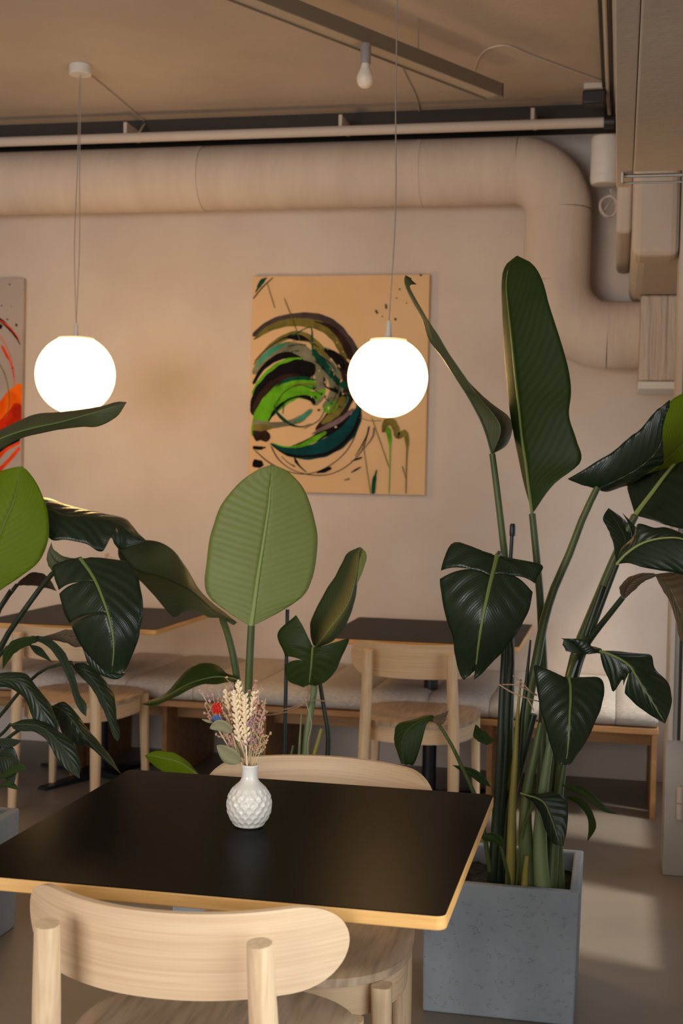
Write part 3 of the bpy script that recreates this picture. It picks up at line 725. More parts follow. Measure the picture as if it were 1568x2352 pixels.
# ---- right plant -------------------------------------------------
RP = thing('bird_of_paradise_plant', 'tall leafy plant growing from the right concrete planter', 'plant', (-.27, 3.63, .295))
leaf(RP, [(1222,1180),(1213,1112,1203,1112,1272,1112),(1207,1062,1192,1062,1333,1062),(1198,1005,1181,1005,1323,1012),(1192,945,1170,945,1307,955),(1183,865,1162,865,1311,890),(1175,785,1156,785,1293,800),(1167,712,1153,712,1262,705),(1162,650,1152,650,1245,645),(1170,608,1160,610,1222,605),(1187,587)], 3.66, 3.80, .05, -.06, 'lf_mid', .04, ripple=.0005, freq=20, rib='rib', ribr=4)
stem(RP, [(1222,1180,3.66),(1231,1270,3.66),(1240,1370,3.65),(1245,1480,3.64),(1248,1560,3.63),(1246,1700,3.62),(1240,1880,3.6),(1236,2050,3.6)], 8, 12)
leaf(RP, [(1130,1043),(1118,1000,1164,1022,1147,1005),(1106,968,1176,985,1149,978),(1090,937,1166,955,1128,945),(1073,907,1122,922,1100,912),(1047,867,1062,862,1067,864),(1016,819,1034,822,1038,823),(985,779,1002,768,1007,771),(972,735,982,735,985,739),(941,678,954,688,957,690),(928,646,936,650,940,655),(931,632,945,640,956,653)], 3.62, 3.75, .20, -.04, 'lf_olive', .08, ripple=.001, rib='rib_dark', ribr=3)
stem(RP, [(1130,1042,3.62),(1139,1110,3.62),(1150,1200,3.62),(1160,1290,3.62),(1168,1400,3.62),(1172,1500,3.62),(1168,1700,3.61),(1172,1900,3.6),(1176,2055,3.58)], 7, 13)
leaf(RP, [(1370,1122,1303,1100,1372,1124),(1395,1112,1340,1078,1390,1130),(1425,1098,1400,1042,1418,1122),(1460,1078,1436,1012,1456,1108),(1495,1050,1470,985,1500,1075),(1515,1020,1500,950,1524,1060),(1520,985,1520,932,1512,1010),(1530,950,1538,918,1525,955)], 3.60, 3.50, -.02, .06, 'lf_dark', .14, ripple=.003, freq=10, rib=None)
leaf(RP, [(1432,1098),(1490,1085,1490,1010,1480,1092),(1525,1060,1515,955,1520,1096),(1568,1020,1548,915,1568,1106),(1620,985,1600,900,1630,1085),(1680,960)], 3.68, 3.75, .03, .03, 'lf_backlit', .05, ripple=.0015, freq=14, rib='rib', ribr=2)
stem(RP, [(1372,1118,3.60),(1340,1185,3.6),(1306,1275,3.6),(1269,1360,3.6),(1246,1440,3.59),(1233,1510,3.58),(1215,1600,3.57),(1192,1720,3.57),(1172,1850,3.57),(1160,2055,3.56)], 8, 14)
leaf(RP, [(1458,1184),(1478,1157,1445,1140,1505,1197),(1500,1128,1440,1098,1548,1211),(1522,1098,1472,1055,1592,1215),(1548,1066,1520,1030,1640,1190),(1590,1020,1570,1000,1660,1120),(1640,980)], 3.64, 3.80, .04, -.08, 'lf_dark', .10, ripple=.003, freq=10, rib='rib_pale', ribr=6.5)
stem(RP, [(1458,1184,3.64),(1430,1240,3.64),(1403,1300,3.64),(1372,1375,3.63),(1345,1440,3.62),(1322,1500,3.60),(1300,1600,3.60),(1272,1750,3.6),(1258,1900,3.6),(1250,2050,3.6)], 9, 15)
leaf(RP, [(1416,1296),(1432,1278,1425,1262,1443,1294),(1448,1264,1452,1235,1474,1302),(1472,1249,1464,1203,1512,1310),(1498,1240,1503,1212,1547,1315),(1534,1235,1534,1212,1580,1322),(1568,1238,1570,1228,1612,1330),(1640,1270)], 3.55, 3.42, .02, -.03, 'lf_dark', .10, ripple=.003, freq=9, rib='rib_pale', ribr=3.6)
leaf(RP, [(1450,1262),(1456,1235,1470,1246,1448,1215),(1444,1205,1460,1212,1440,1195),(1429,1178)], 3.55, 3.58, 0, 0, 'lf_dark', .05, rib=None, ripple=.0005)
leaf(RP, [(1416,1296),(1428,1265,1411,1266,1456,1258),(1434,1237,1405,1238,1467,1240),(1422,1210,1394,1213,1447,1212),(1407,1188,1384,1188,1430,1190),(1397,1167)], 3.57, 3.66, 0, .03, 'lf_dark', .12, rib=None, ripple=.002)
stem(RP, [(1416,1296,3.56),(1395,1350,3.57),(1372,1410,3.57),(1350,1470,3.58),(1325,1540,3.59),(1295,1680,3.59),(1275,1850,3.58),(1268,2050,3.57)], 6.5, 12, 'stem_dark')
leaf(RP, [(1433,1372,1424,1364,1436,1374),(1440,1350,1423,1348,1460,1352),(1455,1333,1440,1328,1475,1338),(1480,1322,1470,1317,1490,1330),(1505,1319,1500,1316,1510,1322)], 3.5, 3.45, -.01, .01, 'lf_dead', .2, rib=None, ripple=.001)
leaf(RP, [(1503,1319),(1530,1345,1517,1348,1545,1315),(1550,1385,1535,1378,1585,1325),(1565,1420,1551,1422,1605,1380),(1572,1460,1559,1462,1600,1440),(1575,1490)], 3.45, 3.36, 0, .05, 'lf_dead', .1, rib='rib_dark', ribr=2)
stem(RP, [(1430,1372,3.5),(1400,1410,3.52),(1372,1445,3.54),(1345,1485,3.56),(1318,1560,3.58),(1290,1700,3.58)], 6.5, 9, 'stem_dark')
stem(RP, [(1384,1345,3.56),(1376,1370,3.56),(1362,1410,3.56),(1345,1460,3.56)], 6, 7, 'stem_dark', 'cut_stem')
# big heart-shaped leaf in front
leaf(RP, [(1141,1277,1104,1268,1175,1284),(1137,1295,1046,1244,1244,1297),(1131,1318,1019,1282,1233,1328),(1125,1342,1011,1325,1222,1360),(1117,1378,1014,1372,1217,1395),(1110,1410,1024,1419,1203,1425),(1103,1450,1038,1458,1180,1464),(1098,1485,1043,1495,1150,1501),(1094,1520,1051,1532,1122,1529),(1091,1535,1058,1556,1104,1551),(1090,1540,1064,1562,1088,1562)], 3.40, 3.36, .05, .05, 'lf_dark', .10, cuts=((-1,.21,.022,.45),(1,.19,.03,.5)), ripple=.0035, freq=8, rib='rib', ribr=6, Ymid=3.30)
stem(RP, [(1141,1277,3.40),(1146,1272,3.46),(1152,1300,3.52),(1160,1400,3.55),(1172,1500,3.56),(1166,1600,3.56),(1158,1750,3.55),(1146,1900,3.55),(1140,2050,3.54)], 6, 14, 'stem_dark')
stem(RP, [(1160,1400,3.5),(1157,1500,3.5),(1152,1620,3.5),(1146,1760,3.5),(1138,1900,3.52),(1128,2040,3.53)], 6, 12, 'stem_dark')
# front lower leaf
leaf(RP, [(1306,1559,1272,1551,1340,1556),(1309,1572,1230,1527,1375,1556),(1310,1588,1229,1556,1387,1578),(1310,1610,1235,1600,1385,1606),(1308,1640,1243,1638,1373,1643),(1307,1672,1254,1675,1354,1687),(1305,1705,1264,1712,1332,1723),(1302,1735,1274,1746,1313,1751),(1298,1756,1285,1757,1305,1757)], 3.42, 3.33, .04, .03, 'lf_dark', .10, ripple=.0028, freq=7, rib='rib', ribr=4, Ymid=3.33)
stem(RP, [(1306,1559,3.42),(1312,1540,3.46),(1322,1510,3.52),(1318,1540,3.56),(1300,1640,3.57),(1285,1780,3.56),(1280,1900,3.55),(1285,2050,3.54)], 8, 13, 'stem')
leaf(RP, [(1340,1502,1300,1495,1370,1500),(1325,1486,1292,1480,1362,1488),(1310,1474,1294,1470,1340,1470),(1288,1466)], 3.45, 3.44, 0, 0, 'lf_dark', .2, rib=None)
leaf(RP, [(1377,1495),(1400,1503,1384,1530,1410,1495),(1418,1511,1398,1562,1440,1498),(1432,1519,1408,1589,1470,1501),(1446,1530,1429,1560,1495,1506),(1460,1552,1432,1588,1504,1536),(1475,1577,1455,1613,1531,1565),(1492,1603,1481,1635,1542,1596),(1508,1630,1506,1650,1540,1624),(1527,1662)], 3.42, 3.34, .02, .04, 'lf_dark', .10, cuts=((-1,.38,.03,.3),), ripple=.003, freq=8, rib='rib', ribr=3.5)
stem(RP, [(1377,1495,3.42),(1360,1492,3.46),(1338,1497,3.50),(1322,1530,3.53),(1308,1600,3.55)], 6, 14, 'stem_dark')
# small low leaves
leaf(RP, [(1195,1822,1193,1820,1197,1826),(1215,1828,1212,1835,1222,1822),(1232,1833,1226,1846,1245,1822),(1250,1845,1240,1868,1277,1819),(1262,1870,1249,1896,1300,1838),(1273,1900,1258,1920,1304,1866),(1280,1922,1269,1936,1301,1905),(1284,1942,1276,1941,1294,1943)], 3.42, 3.36, .02, .02, 'lf_dark', .12, ripple=.0015, freq=7, rib='rib', ribr=2.5)
stem(RP, [(1218,1828,3.42),(1222,1850,3.44),(1205,1890,3.46),(1196,1940,3.48),(1186,2040,3.5)], 4, 5, 'stem')
leaf(RP, [(1288,1803),(1312,1808,1312,1816,1316,1802),(1340,1819,1334,1826,1346,1811),(1368,1842,1362,1849,1374,1836),(1395,1862,1392,1866,1398,1858),(1422,1871)], 3.5, 3.42, 0, .01, 'lf_mid', .05, rib=None, ripple=.0008)
leaf(RP, [(1298,1830),(1320,1836,1318,1842,1324,1830),(1342,1852,1337,1858,1349,1847),(1356,1878,1349,1880,1364,1875),(1360,1905,1351,1903,1368,1902),(1348,1934)], 3.5, 3.4, 0, 0, 'lf_mid', .05, rib=None, ripple=.0008)
leaf(RP, [(1003,1656),(985,1652,981,1662,990,1642),(965,1657,968,1705,950,1652),(945,1668,952,1752,915,1662),(928,1690,937,1756,905,1688),(922,1720,930,1756,908,1715),(921,1754)], 3.40, 3.35, -.01, .02, 'lf_mid', .10, rib=None, ripple=.0015)
leaf(RP, [(995,1650,985,1655,1000,1643),(1008,1650,1003,1662,1012,1640),(1020,1645,1018,1662,1024,1635),(1030,1632)], 3.40, 3.38, 0, 0, 'lf_dead', .2, rib=None)
stem(RP, [(1003,1658,3.40),(1018,1680,3.41),(1040,1718,3.42),(1062,1765,3.44),(1088,1822,3.46),(1105,1880,3.49),(1125,2000,3.52)], 4, 6, 'stem')
leaf(RP, [(1136,1702),(1118,1700,1120,1710,1118,1684),(1103,1690,1105,1706,1104,1676),(1090,1672,1086,1690,1098,1668),(1092,1664)], 3.48, 3.45, 0, 0, 'lf_mid', .1, rib=None)
leaf(RP, [(1038,1757),(1060,1764,1058,1771,1064,1760),(1085,1775,1082,1784,1092,1768),(1108,1792,1104,1800,1114,1786),(1128,1808)], 3.47, 3.5, 0, 0, 'lf_mid', .1, rib=None)
leaf(RP, [(1155,1948),(1145,1930,1135,1935,1156,1928),(1130,1918,1118,1932,1140,1914),(1112,1917,1106,1925,1118,1913),(1106,1918)], 3.36, 3.34, 0, 0, 'lf_mid', .15, rib=None)
stem(RP, [(1150,1945,3.36),(1160,1985,3.40),(1168,2020,3.46),(1170,2055,3.5)], 3.5, 4.5, 'stem')
for pts, a, b, mt in (([(1218,1470,3.56),(1212,1530,3.56),(1206,1590,3.56),(1198,1660,3.56),(1190,1760,3.56)], 2, 9, 'stem_dark'),
                      ([(1196,1560,3.55),(1190,1620,3.54),(1184,1720,3.53),(1176,1860,3.52),(1172,2050,3.52)], 2, 14, 'stem_yellow'),
                      ([(1242,1660,3.52),(1228,1730,3.51),(1213,1800,3.50),(1206,1880,3.49),(1212,2050,3.49)], 7, 20, 'stem'),
                      ([(1265,1700,3.5),(1252,1780,3.49),(1242,1870,3.48),(1240,1960,3.48),(1245,2050,3.48)], 8, 20, 'stem_pale'),
                      ([(1296,1750,3.55),(1285,1820,3.54),(1275,1900,3.53),(1262,2050,3.5)], 7, 16, 'stem'),
                      ([(1225,1640,3.58),(1190,1760,3.58),(1165,1860,3.57),(1150,2050,3.56)], 9, 20, 'stem_dark'),
                      ([(1210,1965,3.46),(1207,1990,3.46),(1203,2050,3.46)], 5, 9, 'stem_yellow')):
    stem(RP, pts, a, b, mt)
for pts in ([(1147,1573,3.44),(1175,1590,3.42),(1205,1602,3.42),(1240,1612,3.46)], [(1178,1552,3.5),(1200,1570,3.47),(1218,1588,3.47),(1232,1596,3.5)], [(1145,1572,3.5),(1190,1575,3.47),(1232,1598,3.5)], [(1212,1605,3.46),(1220,1620,3.46),(1225,1632,3.46)]):
    stem(RP, pts, 1.8, 1.2, 'twine', 'dry_fibre')
def stake(label, pts, r, cap):
    o = thing('plant_stake', label, 'stake', P(*pts[-1]))
    MB().tube([P(*p)-o.location for p in pts], r*pts[0][2]/FPX, 12).build('rod', M['stake'], o)
    if cap:
        a = P(*pts[0])-o.location; MB().lathe([(.0075, -.032), (.0085, -.028), (.0085, -.004), (.006, .003)], c=a, seg=14).build('cap', M['stake'], o)
stake('slim black stake with a cap among the right plant stems', [(1177,1205,3.74),(1160,1500,3.74),(1128,2035,3.74)], 4.6, True)

# ---- middle plant ------------------------------------------------
MP = thing('bird_of_paradise_plant', 'leafy plant with one big pale oval leaf behind the foreground table', 'plant', (-.96, 3.63, .295))
leaf(MP, [(576,1440),(581,1408,532,1412,640,1407),(586,1372,482,1374,695,1370),(591,1335,470,1338,716,1330),(597,1295,474,1292,725,1292),(605,1245,480,1245,729,1240),(611,1205,490,1205,724,1200),(617,1165,506,1163,713,1160),(620,1130,532,1128,699,1126),(622,1100,562,1098,679,1099),(623,1080,595,1077,652,1077),(623,1067)], 3.58, 3.66, -.02, .05, 'lf_pale', .05, ripple=.0011, freq=26, rib='rib_pale', ribr=6, rib_to=.86, wav=.0004, slant=.1)
stem(MP, [(577,1437,3.58),(573,1520,3.58),(570,1600,3.59),(567,1750,3.6),(565,2000,3.6),(564,2075,3.6)], 9, 12, 'stem')
leaf(MP, [(540,1432,545,1430,536,1436),(515,1418,522,1412,505,1420),(490,1402,500,1395,480,1418),(462,1376,474,1372,455,1407),(438,1356,452,1346,425,1404),(414,1342,430,1308,398,1416),(367,1323,402,1268,352,1366),(335,1316,372,1248,320,1332),(312,1308,337,1240,296,1314),(290,1288,295,1243,274,1282),(271,1258)], 3.55, 3.72, .06, -.05, 'lf_olive', .06, ripple=.001, freq=20, rib='rib_dark', ribr=2.5)
stem(MP, [(510,1420,3.56),(524,1460,3.58),(538,1520,3.59),(546,1580,3.6),(550,1700,3.6),(552,1900,3.6),(553,2075,3.6)], 8, 12, 'stem')
leaf(MP, [(722,1490),(737,1470,713,1462,762,1474),(760,1440,713,1432,788,1444),(780,1415,722,1405,803,1417),(799,1385,745,1362,813,1384),(811,1350,768,1325,820,1346),(819,1312,786,1292,822,1308),(823,1282,800,1268,826,1280),(827,1256)], 3.62, 3.72, .02, .02, 'lf_yellow', .08, ripple=.0015, freq=22, rib='rib', ribr=2)
leaf(MP, [(818,1345),(828,1310,822,1312,834,1308),(834,1285,825,1285,842,1275),(828,1256)], 3.66, 3.74, 0, .01, 'lf_pale', .1, rib=None, ripple=.0005)
leaf(MP, [(718,1487,680,1413,760,1486),(717,1499,640,1448,801,1466),(716,1511,640,1472,791,1494),(715,1526,654,1506,780,1520),(713,1544,655,1546,767,1546),(711,1560,665,1566,745,1567),(710,1573,696,1579,724,1576)], 3.55, 3.48, .04, .04, 'lf_mid', .08, cuts=((-1,.45,.05,.35),), ripple=.002, freq=6, rib='rib', ribr=3.5)
stem(MP, [(718,1487,3.55),(722,1500,3.60),(722,1580,3.62),(712,1640,3.62),(702,1720,3.62),(690,1900,3.62),(685,2075,3.62)], 6, 14, 'stem_pale')
stem(MP, [(735,1570,3.66),(743,1622,3.66),(753,1680,3.66),(752,1740,3.66),(735,1900,3.65),(720,2075,3.64)], 5, 8, 'stem_dark')
leaf(MP, [(548,1562,545,1555,550,1568),(520,1556,520,1546,522,1567),(495,1555,500,1528,498,1572),(465,1561,465,1523,470,1571),(435,1571,436,1533,440,1581),(408,1584,408,1562,408,1598),(380,1600,380,1593,380,1611),(350,1612,352,1606,350,1622),(325,1617)], 3.56, 3.42, .05, -.03, 'lf_mid', .10, ripple=.0015, freq=10, rib='rib', ribr=2)
leaf(MP, [(470,1795),(440,1768,425,1785,446,1766),(412,1750,385,1778,425,1744),(380,1742,358,1762,396,1729),(352,1736,342,1748,358,1725),(332,1735)], 3.45, 3.40, .03, .02, 'lf_backlit', .1, ripple=.001, freq=8, rib='rib', ribr=1.6)
stem(MP, [(470,1795,3.45),(505,1850,3.5),(530,1930,3.55),(545,2075,3.58)], 4, 6, 'stem')
for pts, a, b, mt in (([(692,1640,3.6),(689,1690,3.6),(686,1740,3.6),(680,1900,3.6),(678,2075,3.6)], 1.5, 11, 'stem_pale'),
                      ([(738,1674,3.6),(728,1710,3.6),(718,1750,3.6),(700,1900,3.6),(696,2075,3.6)], 4, 14, 'stem_yellow'),
                      ([(673,1713,3.57),(668,1740,3.57),(664,1900,3.57),(662,2075,3.57)], 3, 16, 'stem'),
                      ([(588,1680,3.6),(600,1730,3.6),(606,1800,3.6),(600,2075,3.6)], 4, 8, 'stem')):
    stem(MP, pts, a, b, mt)
stake('slim dark stake standing beside the big pale oval leaf', [(660,1400,3.74),(655,1650,3.74),(646,2040,3.74)], 4.7, False)
tw = thing('garden_twine', 'loop of jute twine tying the middle plant to its stake', 'twine', P(702, 1612, 3.57))
def twine(pts, r=1.6):
    MB().tube([Vector(q) for q in spline([tuple(P(*p)-tw.location) for p in pts], 40)], r*3.6/FPX, 8).build('strand', M['twine'], tw)
twine([(566,1628,3.575),(600,1634,3.56),(655,1629,3.72),(690,1618,3.6),(702,1612,3.57),(725,1608,3.6),(748,1611,3.64)])
twine([(566,1632,3.575),(600,1642,3.56),(655,1636,3.72),(685,1624,3.6),(702,1613,3.565)])
twine([(702,1613,3.565),(696,1606,3.56),(700,1600,3.555),(706,1606,3.56),(703,1614,3.565),(711,1640,3.56),(715,1665,3.56),(708,1700,3.57),(706,1735,3.58)], 1.3)

# ---- left plant --------------------------------------------------
LP = thing('bird_of_paradise_plant', 'drooping dark leafy plant at the left edge', 'plant', (-1.97, 3.56, .31))
leaf(LP, [(-70,1040,-70,1020,-70,1060),(0,1008,0,988,0,1033),(40,993,40,968,41,1010),(80,982,80,952,80,998),(137,970,137,946,137,987),(190,955,190,940,191,980),(235,942,235,932,229,979),(266,932,268,923,268,957),(291,924)], 3.55, 3.45, .08, .03, 'lf_olive', .12, ripple=.001, freq=12, rib='rib', ribr=2)
leaf(LP, [(-45,1390),(-25,1320,-110,1330,22,1341),(-8,1255,-135,1260,88,1292),(5,1215,-130,1200,110,1240),(20,1180,-115,1150,112,1190),(33,1150,-80,1110,101,1148),(42,1110,-30,1092,80,1103),(47,1085,20,1076,64,1081),(50,1071)], 3.35, 3.46, .02, .03, 'lf_backlit', .06, ripple=.0013, freq=18, rib='rib', ribr=3)
leaf(LP, [(60,1150),(113,1168,104,1143,113,1235),(150,1183,153,1159,150,1240),(198,1184,207,1173,200,1250),(238,1190,249,1183,234,1268),(266,1198,288,1192,254,1236),(290,1212,304,1208,264,1250),(314,1232,320,1227,280,1262),(336,1242)], 3.50, 3.60, .10, -.05, 'lf_dark', .12, ripple=.003, freq=8, rib=None)
leaf(LP, [(185,1284,150,1287,230,1281),(196,1298,121,1300,291,1290),(210,1318,125,1325,313,1313),(223,1342,133,1350,321,1342),(235,1372,140,1382,328,1380),(246,1402,150,1412,327,1410),(254,1432,164,1440,323,1440),(260,1464,183,1478,317,1470),(261,1500,206,1508,305,1500),(258,1530,235,1537,292,1533),(256,1548,246,1548,276,1549)], 3.36, 3.28, .05, .05, 'lf_dark', .10, cuts=((-1,.28,.016,.4),(-1,.55,.014,.25)), ripple=.0032, freq=8, rib='rib', ribr=5, Ymid=3.26)
leaf(LP, [(147,1300,120,1312,185,1284),(125,1285,110,1296,147,1278),(114,1265,108,1275,124,1262),(118,1246)], 3.38, 3.40, 0, 0, 'lf_olive', .2, rib=None)
stem(LP, [(185,1284,3.36),(150,1296,3.42),(118,1320,3.45),(64,1390,3.46),(0,1490,3.48),(-30,1600,3.5),(-60,1800,3.52),(-120,1960,3.54),(-140,2085,3.55)], 6, 11, 'stem_dark')
leaf(LP, [(130,1358),(105,1345,112,1352,110,1325),(75,1335,75,1345,78,1314),(50,1335,50,1345,52,1328),(35,1345)], 3.62, 3.58, 0, 0, 'lf_dead', .15, rib=None)
stem(LP, [(40,1342,3.58),(15,1375,3.57),(-10,1420,3.56),(-45,1600,3.55),(-100,1850,3.55),(-150,2085,3.56)], 5, 9, 'stem_dark')
stem(LP, [(25,1355,3.5),(0,1395,3.5),(-30,1450,3.5),(-70,1650,3.52),(-165,2085,3.57)], 5, 9, 'stem_dark')
leaf(LP, [(85,1466,90,1460,85,1475),(55,1472,52,1464,60,1485),(30,1484,26,1474,38,1497),(14,1505,8,1500,24,1512),(6,1538)], 3.35, 3.26, 0, 0, 'lf_mid', .15, rib=None, ripple=.001)
leaf(LP, [(70,1464,72,1470,72,1460),(105,1470,98,1478,110,1465),(134,1494,124,1500,142,1490),(150,1525,142,1530,160,1520),(166,1565,160,1570,174,1560),(178,1600,170,1606,184,1596),(188,1625,183,1632,198,1618),(198,1646)], 3.36, 3.26, 0, 0, 'lf_dark', .15, rib=None, ripple=.001)
leaf(LP, [(92,1464),(120,1462,118,1470,124,1455),(150,1458,150,1476,154,1446),(175,1468,172,1486,178,1452),(190,1485)], 3.40, 3.40, 0, 0, 'lf_dead', .15, rib=None)
leaf(LP, [(66,1480),(85,1492,80,1500,92,1486),(105,1508,101,1512,108,1504),(121,1522)], 3.40, 3.36, 0, 0, 'lf_dark', .1, rib=None)
stem(LP, [(82,1466,3.36),(50,1475,3.38),(15,1490,3.42),(-40,1560,3.46),(-90,1800,3.5),(-130,2090,3.52)], 4.5, 8, 'stem_dark')
stem(LP, [(165,1520,3.36),(143,1525,3.36),(105,1536,3.38),(67,1565,3.40),(20,1620,3.44),(-30,1690,3.46),(-90,1900,3.5),(-118,2090,3.52)], 3.5, 7, 'stem_dark')
leaf(LP, [(158,1522,160,1516,160,1528),(185,1535,172,1540,192,1522),(212,1560,200,1568,232,1552),(234,1592,222,1600,256,1586),(248,1630,238,1634,266,1620),(258,1665,252,1668,268,1655),(266,1690,260,1692,276,1685),(271,1704)], 3.36, 3.26, 0, .02, 'lf_dark', .12, rib='rib_dark', ribr=1.6, ripple=.0015)
leaf(LP, [(190,1490),(215,1515,205,1530,225,1508),(245,1545,232,1550,262,1538),(275,1552,268,1560,286,1545),(292,1545)], 3.33, 3.30, .01, .01, 'lf_dark', .12, rib=None)
leaf(LP, [(-30,1572,-30,1590,-30,1552),(10,1560,5,1578,15,1544),(45,1566,35,1586,58,1548),(72,1592,58,1608,88,1582),(95,1628,72,1640,118,1622),(112,1668,82,1668,132,1662),(125,1700)], 3.30, 3.24, .01, .02, 'lf_dark', .15, rib='rib_dark', ribr=2, ripple=.0015)
leaf(LP, [(22,1664),(55,1664,40,1678,60,1652),(90,1668,82,1682,96,1655),(122,1690,108,1702,136,1680),(148,1724,128,1736,170,1708),(166,1756,150,1766,184,1746),(183,1788)], 3.26, 3.18, 0, .02, 'lf_dark', .12, rib='rib_dark', ribr=2, ripple=.0015)
leaf(LP, [(118,1622),(140,1628,125,1640,148,1612),(165,1652,142,1680,178,1642),(190,1685,155,1710,208,1682),(218,1718,204,1716,232,1710),(246,1745,236,1742,254,1738),(277,1777)], 3.34, 3.26, .02, .02, 'lf_dark', .12, rib='rib_dark', ribr=2, ripple=.002)
stem(LP, [(24,1664,3.26),(5,1685,3.3),(-35,1720,3.35),(-80,1850,3.42),(-125,2095,3.5)], 4, 7, 'stem_dark')
stem(LP, [(125,1640,3.35),(70,1660,3.38),(-5,1720,3.42),(-70,1850,3.46),(-112,2092,3.5)], 4, 7, 'stem_dark')
leaf(LP, [(-20,1702),(8,1700,5,1716,12,1695),(35,1705,30,1716,38,1698),(50,1702)], 3.25, 3.22, 0, 0, 'lf_dark', .1, rib=None)
leaf(LP, [(-15,1745),(10,1738,5,1775,22,1712),(28,1748,18,1795,42,1742),(30,1780,22,1802,40,1770),(32,1804)], 3.25, 3.2, 0, 0, 'lf_dark', .1, rib=None)
leaf(LP, [(-10,1790),(20,1770,18,1785,28,1760),(45,1762,42,1774,52,1754),(61,1768)], 3.22, 3.2, 0, 0, 'lf_mid', .1, rib=None)
leaf(LP, [(-10,1812),(15,1798,12,1808,20,1792),(34,1806,32,1812,36,1802),(44,1815)], 3.22, 3.2, 0, 0, 'lf_mid', .1, rib=None)

stem(LP, [(-68,1040,3.55),(-85,1150,3.57),(-100,1400,3.58),(-130,1750,3.58),(-155,2085,3.58)], 6, 12, 'stem')
stem(LP, [(-45,1388,3.35),(-60,1480,3.40),(-85,1650,3.46),(-120,1880,3.52),(-145,2088,3.53)], 7, 12, 'stem')
stem(LP, [(60,1150,3.50),(30,1200,3.52),(-5,1330,3.54),(-40,1500,3.56),(-100,1800,3.58),(-140,2080,3.6)], 5, 10, 'stem_dark')

# ------------------------------------------------------------------ dried flowers in dimpled vases
FM = {'wheat': plain('dry_wheat', (.84,.66,.42,1), .7, .2), 'straw': plain('dry_straw', (.60,.42,.22,1), .7, .2), 'pink': plain('dry_pink', (.50,.25,.22,1), .8, .2), 'lilac': plain('dry_lilac', (.33,.19,.22,1), .8, .2),
      'tan': plain('dry_tan', (.50,.30,.16,1), .8, .2), 'red': plain('red_bloom', (.62,.035,.02,1), .7, .2), 'blue': plain('blue_bloom', (.10,.17,.34,1), .7, .2), 'euc': plain('dry_eucalyptus', (.225,.20,.105,1), .7, .2)}
def vase(label, base):
    n, mz = 120, 90; prof = []
    key = [(.0, .000), (.021, .0), (.027, .002), (.0335, .010), (.0395, .022), (.0425, .036), (.0425, .046), (.0400, .058), (.0345, .069), (.0265, .0775), (.0190, .0845), (.0155, .0915), (.0148, .100), (.0150, .108), (.0160, .1125), (.0165, .1150), (.0158, .1168), (.0135, .1165), (.0125, .112), (.0125, .095)]
    sp = spline([(a, b, 0) for a, b in key], mz)
    v = []; f = []; rows = 7; cols = 17
    for i, (r, z, _) in enumerate(sp):
        for k in range(n):
            a = 2*math.pi*k/n; d = 0
            if .004 < z < .074 and i < 62:
                row = (z-.004)/.0098; ri = round(row-.5)
                best = 0
                for rr in (ri-1, ri, ri+1):
                    if rr < 0 or rr > rows-1: continue
                    ph = a/(2*math.pi)*cols+.5*(rr % 2); dx = (ph-round(ph))*2*math.pi*max(r, .028)/cols; dz = z-(.009+rr*.0098)
                    q = math.hypot(dx*1.0, dz*1.05)/.0066
                    if q < 1: best = max(best, (1-q*q)**.65)
                d = -.0030*best+.0006
            v.append(((r+d)*math.cos(a), (r+d)*math.sin(a), z))
    for i in range(mz-1):
        for k in range(n):
            k2 = (k+1) % n; f.append((i*n+k, i*n+k2, (i+1)*n+k2, (i+1)*n+k))
    f.append(tuple((mz-1)*n+k for k in range(n)))
    o = MB().add(v, f).build('flower_vase', M['ceramic'], sharp=80); o.location = base
    return tag(o, label, 'vase', 'dimpled white vases')
VB = PZ(571, 1897, .7402)
